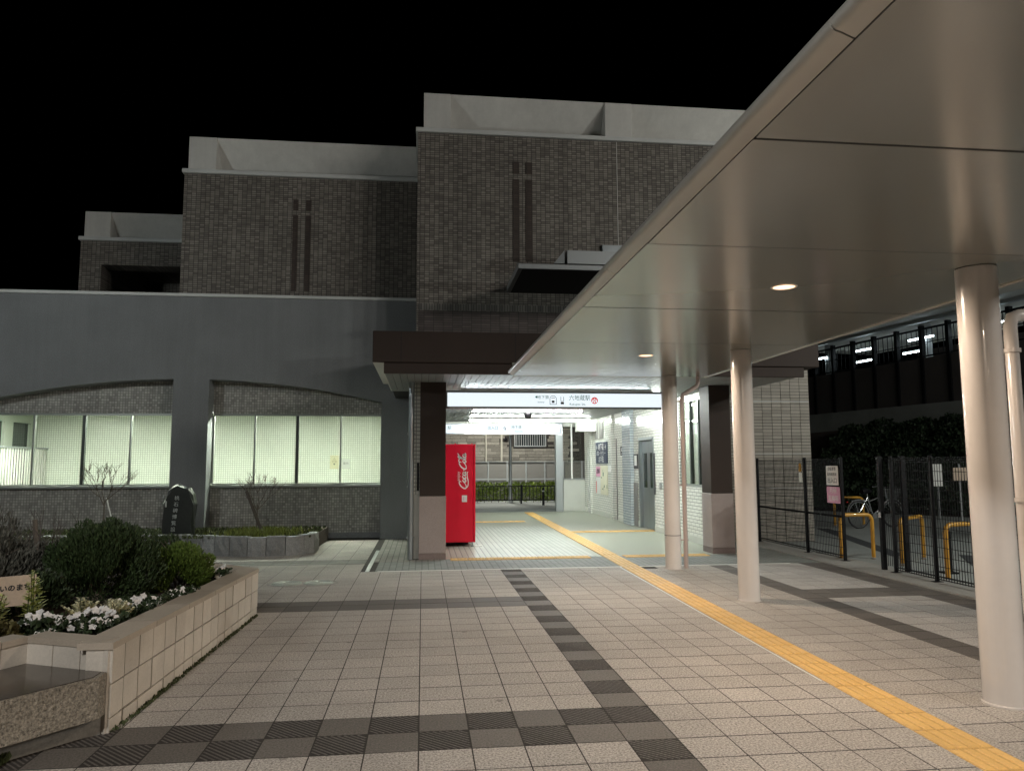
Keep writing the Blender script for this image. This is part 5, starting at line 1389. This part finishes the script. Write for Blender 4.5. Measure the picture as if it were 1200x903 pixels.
barrier('yellow tube barrier behind the near mesh fence panel', (7.12, 9.65), (8.35, 10.0), .74)
barrier('distant yellow barrier beside the white bicycle', (10.40, 18.17), (11.20, 18.2), .71)
barrier('distant yellow barrier in front of the teal bicycle', (11.42, 14.52), (12.3, 14.6), .76)
bpst = thing('black_post', 'short black post standing inside the near mesh fence', 'post', (7.62, 10.3, 0))
obj('shaft', bx(7.58, 10.26, -.01, 7.66, 10.34, .60, c=.008), M['black'], bpst); obj('foot_plate', bx(7.53, 10.2, -.01, 7.71, 10.4, .012), M['black'], bpst)

def bicycle(label, x, y, rz, paint):
    t = thing('bicycle', label, 'bicycle', (x, y, 0), rz, 'parked bicycles')
    wr = .33
    def P(mb, m, nm, par=t, sm=True): return obj(nm, mb, m, par, local=True, smooth=sm)
    hubs = (Vector((-.52, 0, wr)), Vector((.54, 0, wr)))
    for h in hubs:
        circ = [(h.x + wr * math.cos(2 * PI * k / 28), 0, h.z + wr * math.sin(2 * PI * k / 28)) for k in range(29)]
        w = P(MB().tube(circ, .017, 8, False), M['tyre'], 'wheel')
        rim = [(h.x + (wr - .028) * math.cos(2 * PI * k / 28), 0, h.z + (wr - .028) * math.sin(2 * PI * k / 28)) for k in range(29)]
        P(MB().tube(rim, .013, 6, False), M['chrome'], 'rim', w)
        sp = MB()
        for k in range(18):
            a = 2 * PI * k / 18; sp.tube([h + Vector((0, .02 * (-1) ** k, 0)), (h.x + (wr - .03) * math.cos(a), 0, h.z + (wr - .03) * math.sin(a))], .0028, 4, False)
        sp.tube([h - Vector((0, .05, 0)), h + Vector((0, .05, 0))], .02, 8)
        P(sp, M['chrome'], 'spokes', w)
        md = [(h.x + (wr + .035) * math.cos(R(a)), 0, h.z + (wr + .035) * math.sin(R(a))) for a in range(10, 191, 20)]
        P(MB().tube(md, .016, 6), paint, 'mudguard')
    bb = Vector((-.08, 0, .29)); st = Vector((-.22, 0, .74)); hd = Vector((.36, 0, .80)); hd2 = Vector((.39, 0, .66))
    fr = MB()
    for a, b, r in ((bb, st, .016), (bb, hd2, .02), (st, hubs[0], .011), (bb, hubs[0], .012), (st - Vector((-.03, 0, .1)), hd, .014), (hd2, hd, .02), (hd2, hubs[1], .014)):
        fr.tube([a, b], r, 8)
    P(fr, paint, 'frame')
    P(MB().tube([hd, hd + Vector((-.04, 0, .18))], .013, 8).tube([(.20, -.28, .98), (.30, -.2, 1.0), (.32, 0, .98), (.30, .2, 1.0), (.20, .28, .98)], .012, 8), M['chrome'], 'handlebar')
    P(MB().tube([st, st + Vector((-.02, 0, .12))], .013, 8), M['chrome'], 'seat_post')
    P(MB().tube([(-.40, 0, .88), (-.30, 0, .90), (-.18, 0, .89), (-.08, 0, .885)], [.07, .085, .05, .022], 10), M['black'], 'saddle')
    P(MB().tube([bb + Vector((0, -.07, 0)), bb + Vector((0, .07, 0))], .07, 14), M['chrome'], 'crank')
    bk = MB()
    for k in range(7):
        z = .72 + k * .035; s0 = .10 + .012 * k
        bk.tube([(.42, -s0, z), (.42 + 2 * s0, -s0, z), (.42 + 2 * s0, s0, z), (.42, s0, z), (.42, -s0, z)], .004, 4, False)
    P(bk, M['steel_dull'], 'basket')
    P(MB().tube([(-.72, 0, .66), (-.30, 0, .68)], .012, 6).tube([(-.62, 0, .66), hubs[0]], .008, 5), M['steel_dull'], 'rear_rack')
    P(MB().lathe([(.01, 0), (.028, .01), (.028, .03)], (-.86, 0, .62), 10), M['red_plain'], 'reflector')
    return t
bicycle('silver white bicycle parked side on behind the yellow barriers', 11.15, 17.6, R(12), M['chrome'])
bicycle('bicycle with teal frame and mudguards half hidden by the nearest column', 12.35, 15.0, R(15), M['teal'])

nbp = thing('notice_stand', 'white notice sheets on a stand far behind the mesh fence', 'notice stand', (14.1, 19, 0))
for x in (13.9, 14.55): obj('stand_post', bx(x, 19.03, 0, x + .04, 19.07, 1.55), M['steel_dull'], nbp)
obj('sheet', bx(13.75, 19.0, .95, 14.05, 19.02, 1.55), M['white_soft'], nbp); obj('sheet', bx(14.35, 19.0, 1.1, 14.85, 19.02, 1.45), M['wood'], nbp)

# ================================================================== EMBANKMENT AND PLATFORM
slope = MB().add([(10.0, 29, -.02), (13.4, 24.0, -.02), (16.2, 20.0, -.02), (19.5, 15.5, -.02), (21, 14, 3.1), (19.9, 24, 3.1), (18.4, 36, 3.1), (9, 36, -.02)], [(0, 1, 5, 6, 7), (1, 2, 5), (2, 3, 4, 5)])
structure('embankment_slope', slope, M['soil'])
def slope_fn(g):
    a, b = Vector((12.6, 25.0, 0)), Vector((19.3, 15.6, 0)); c, d_ = Vector((18.6, 31, 2.95)), Vector((20.7, 15.5, 2.95))
    u, v = g.random(), g.random()
    p = (a + (b - a) * u) * (1 - v) + (c + (d_ - c) * u) * v
    lump = .35 * abs(math.sin(p.x * 2.1 + p.y * 1.3)) * abs(math.sin(p.y * 1.7 - p.z * 2.2)) + g.random() * .25
    return p + Vector((-.5, -.4, .75)) * lump, (-.6, -.6, .5)
tag(obj('ivy_undergrowth', clump(45000, slope_fn, .13, .2, .42, 91), M['leaf_ivy']), 'dark tangled creeper covering the railway embankment', 'creeper', kind='stuff')
pw = thing('platform_wall', 'dark panelled railway platform wall with posts and concrete base', 'wall', (19.2, 30, 3.5))
P0, P1 = Vector((18.22, 36.2)), Vector((21.9, 13.4)); dd = (P1 - P0); LEN = dd.length; dd.normalize(); nn = Vector((dd.y, -dd.x))
if nn.x > 0: nn = -nn
def seg_box(mb, s0, s1, o0, o1, z0, z1):
    a, b = P0 + dd * s0, P0 + dd * s1
    mb.prism([(a + nn * o0)[:], (b + nn * o0)[:], (b + nn * o1)[:], (a + nn * o1)[:]], z0, z1); return mb
obj('concrete_base', seg_box(MB(), 0, LEN, .10, -.3, 2.6, 3.88), M['conc_band'], pw)
npn = 18; step = LEN / npn
for k in range(npn):
    obj('wall_panel', seg_box(MB(), k * step + .08, (k + 1) * step - .08, 0, -.08, 3.885, 5.70), M['panel_brown'], pw)
    obj('wall_post', seg_box(MB(), k * step - .075, k * step + .075, .06, -.12, 3.885, 7.0), M['black'], pw)
    f = MB()
    for q in range(1, 5): seg_box(f, k * step + q * step / 5 - .012, k * step + q * step / 5 + .012, -.02, -.04, 5.80, 6.85)
    seg_box(f, k * step + .08, (k + 1) * step - .08, -.015, -.045, 6.82, 6.90); seg_box(f, k * step + .08, (k + 1) * step - .08, -.015, -.045, 5.74, 5.80); seg_box(f, k * step + .08, (k + 1) * step - .08, -.018, -.042, 6.3, 6.33)
    obj('top_fence', f, M['black'], pw)
pr_ = thing('platform_roof', 'long white platform roof with corrugated edge above the dark wall', 'roof', (19.5, 30, 7.2))
obj('roof_slab', seg_box(MB(), 0, LEN, 1.1, -5.5, 7.30, 7.44), M['plat_roof'], pr_)
obj('edge_beam', seg_box(MB(), 0, LEN, -.1, -.3, 7.17, 7.298), M['steel_dull'], pr_)
obj('gutter', seg_box(MB(), 0, LEN, 1.14, 1.102, 7.22, 7.80), M['plat_roof'], pr_)
cg = MB(); s0 = 0.1
while s0 < LEN: seg_box(cg, s0, s0 + .14, 1.155, 1.141, 7.58, 7.66); s0 += .28
tag(obj('corrugation_ribs', cg, M['seam'], pr_), kind='stuff')
for s0 in (2.2, 8.0, 13.8, 19.6):
    c = P0 + dd * s0 - nn * 1.2
    obj('roof_column', MB().tube([(c.x, c.y, 3.6), (c.x, c.y, 7.30)], .24, 18), M['steel_dull'], pr_, smooth=True)
obj('platform_deck', seg_box(MB(), 0, LEN, -.31, -9, 3.4, 4.6), M['concrete'], pr_)
obj('rear_screen', seg_box(MB(), 0, LEN, -8.6, -8.7, 4.6, 7.6), M['panel_brown'], pr_)
for k in range(7):
    s0 = 1.0 + k * 3.2
    for off in (-0.85, -3.6):
        t = thing('platform_light', 'tube light in the %s row under the platform roof, %s from the station end' % ('front' if off > -2 else 'rear', ('first', 'second', 'third', 'fourth', 'fifth', 'sixth', 'seventh')[k]), 'ceiling light', (0, 0, 0), 0, 'tube lights under the platform roof')
        obj('light_body', seg_box(MB(), s0, s0 + 1.3, off, off - .12, 6.72, 6.78), M['white'], t)
        obj('light_tube', seg_box(MB(), s0 + .02, s0 + 1.28, off - .02, off - .10, 6.66, 6.719), M['plat_tube'], t)
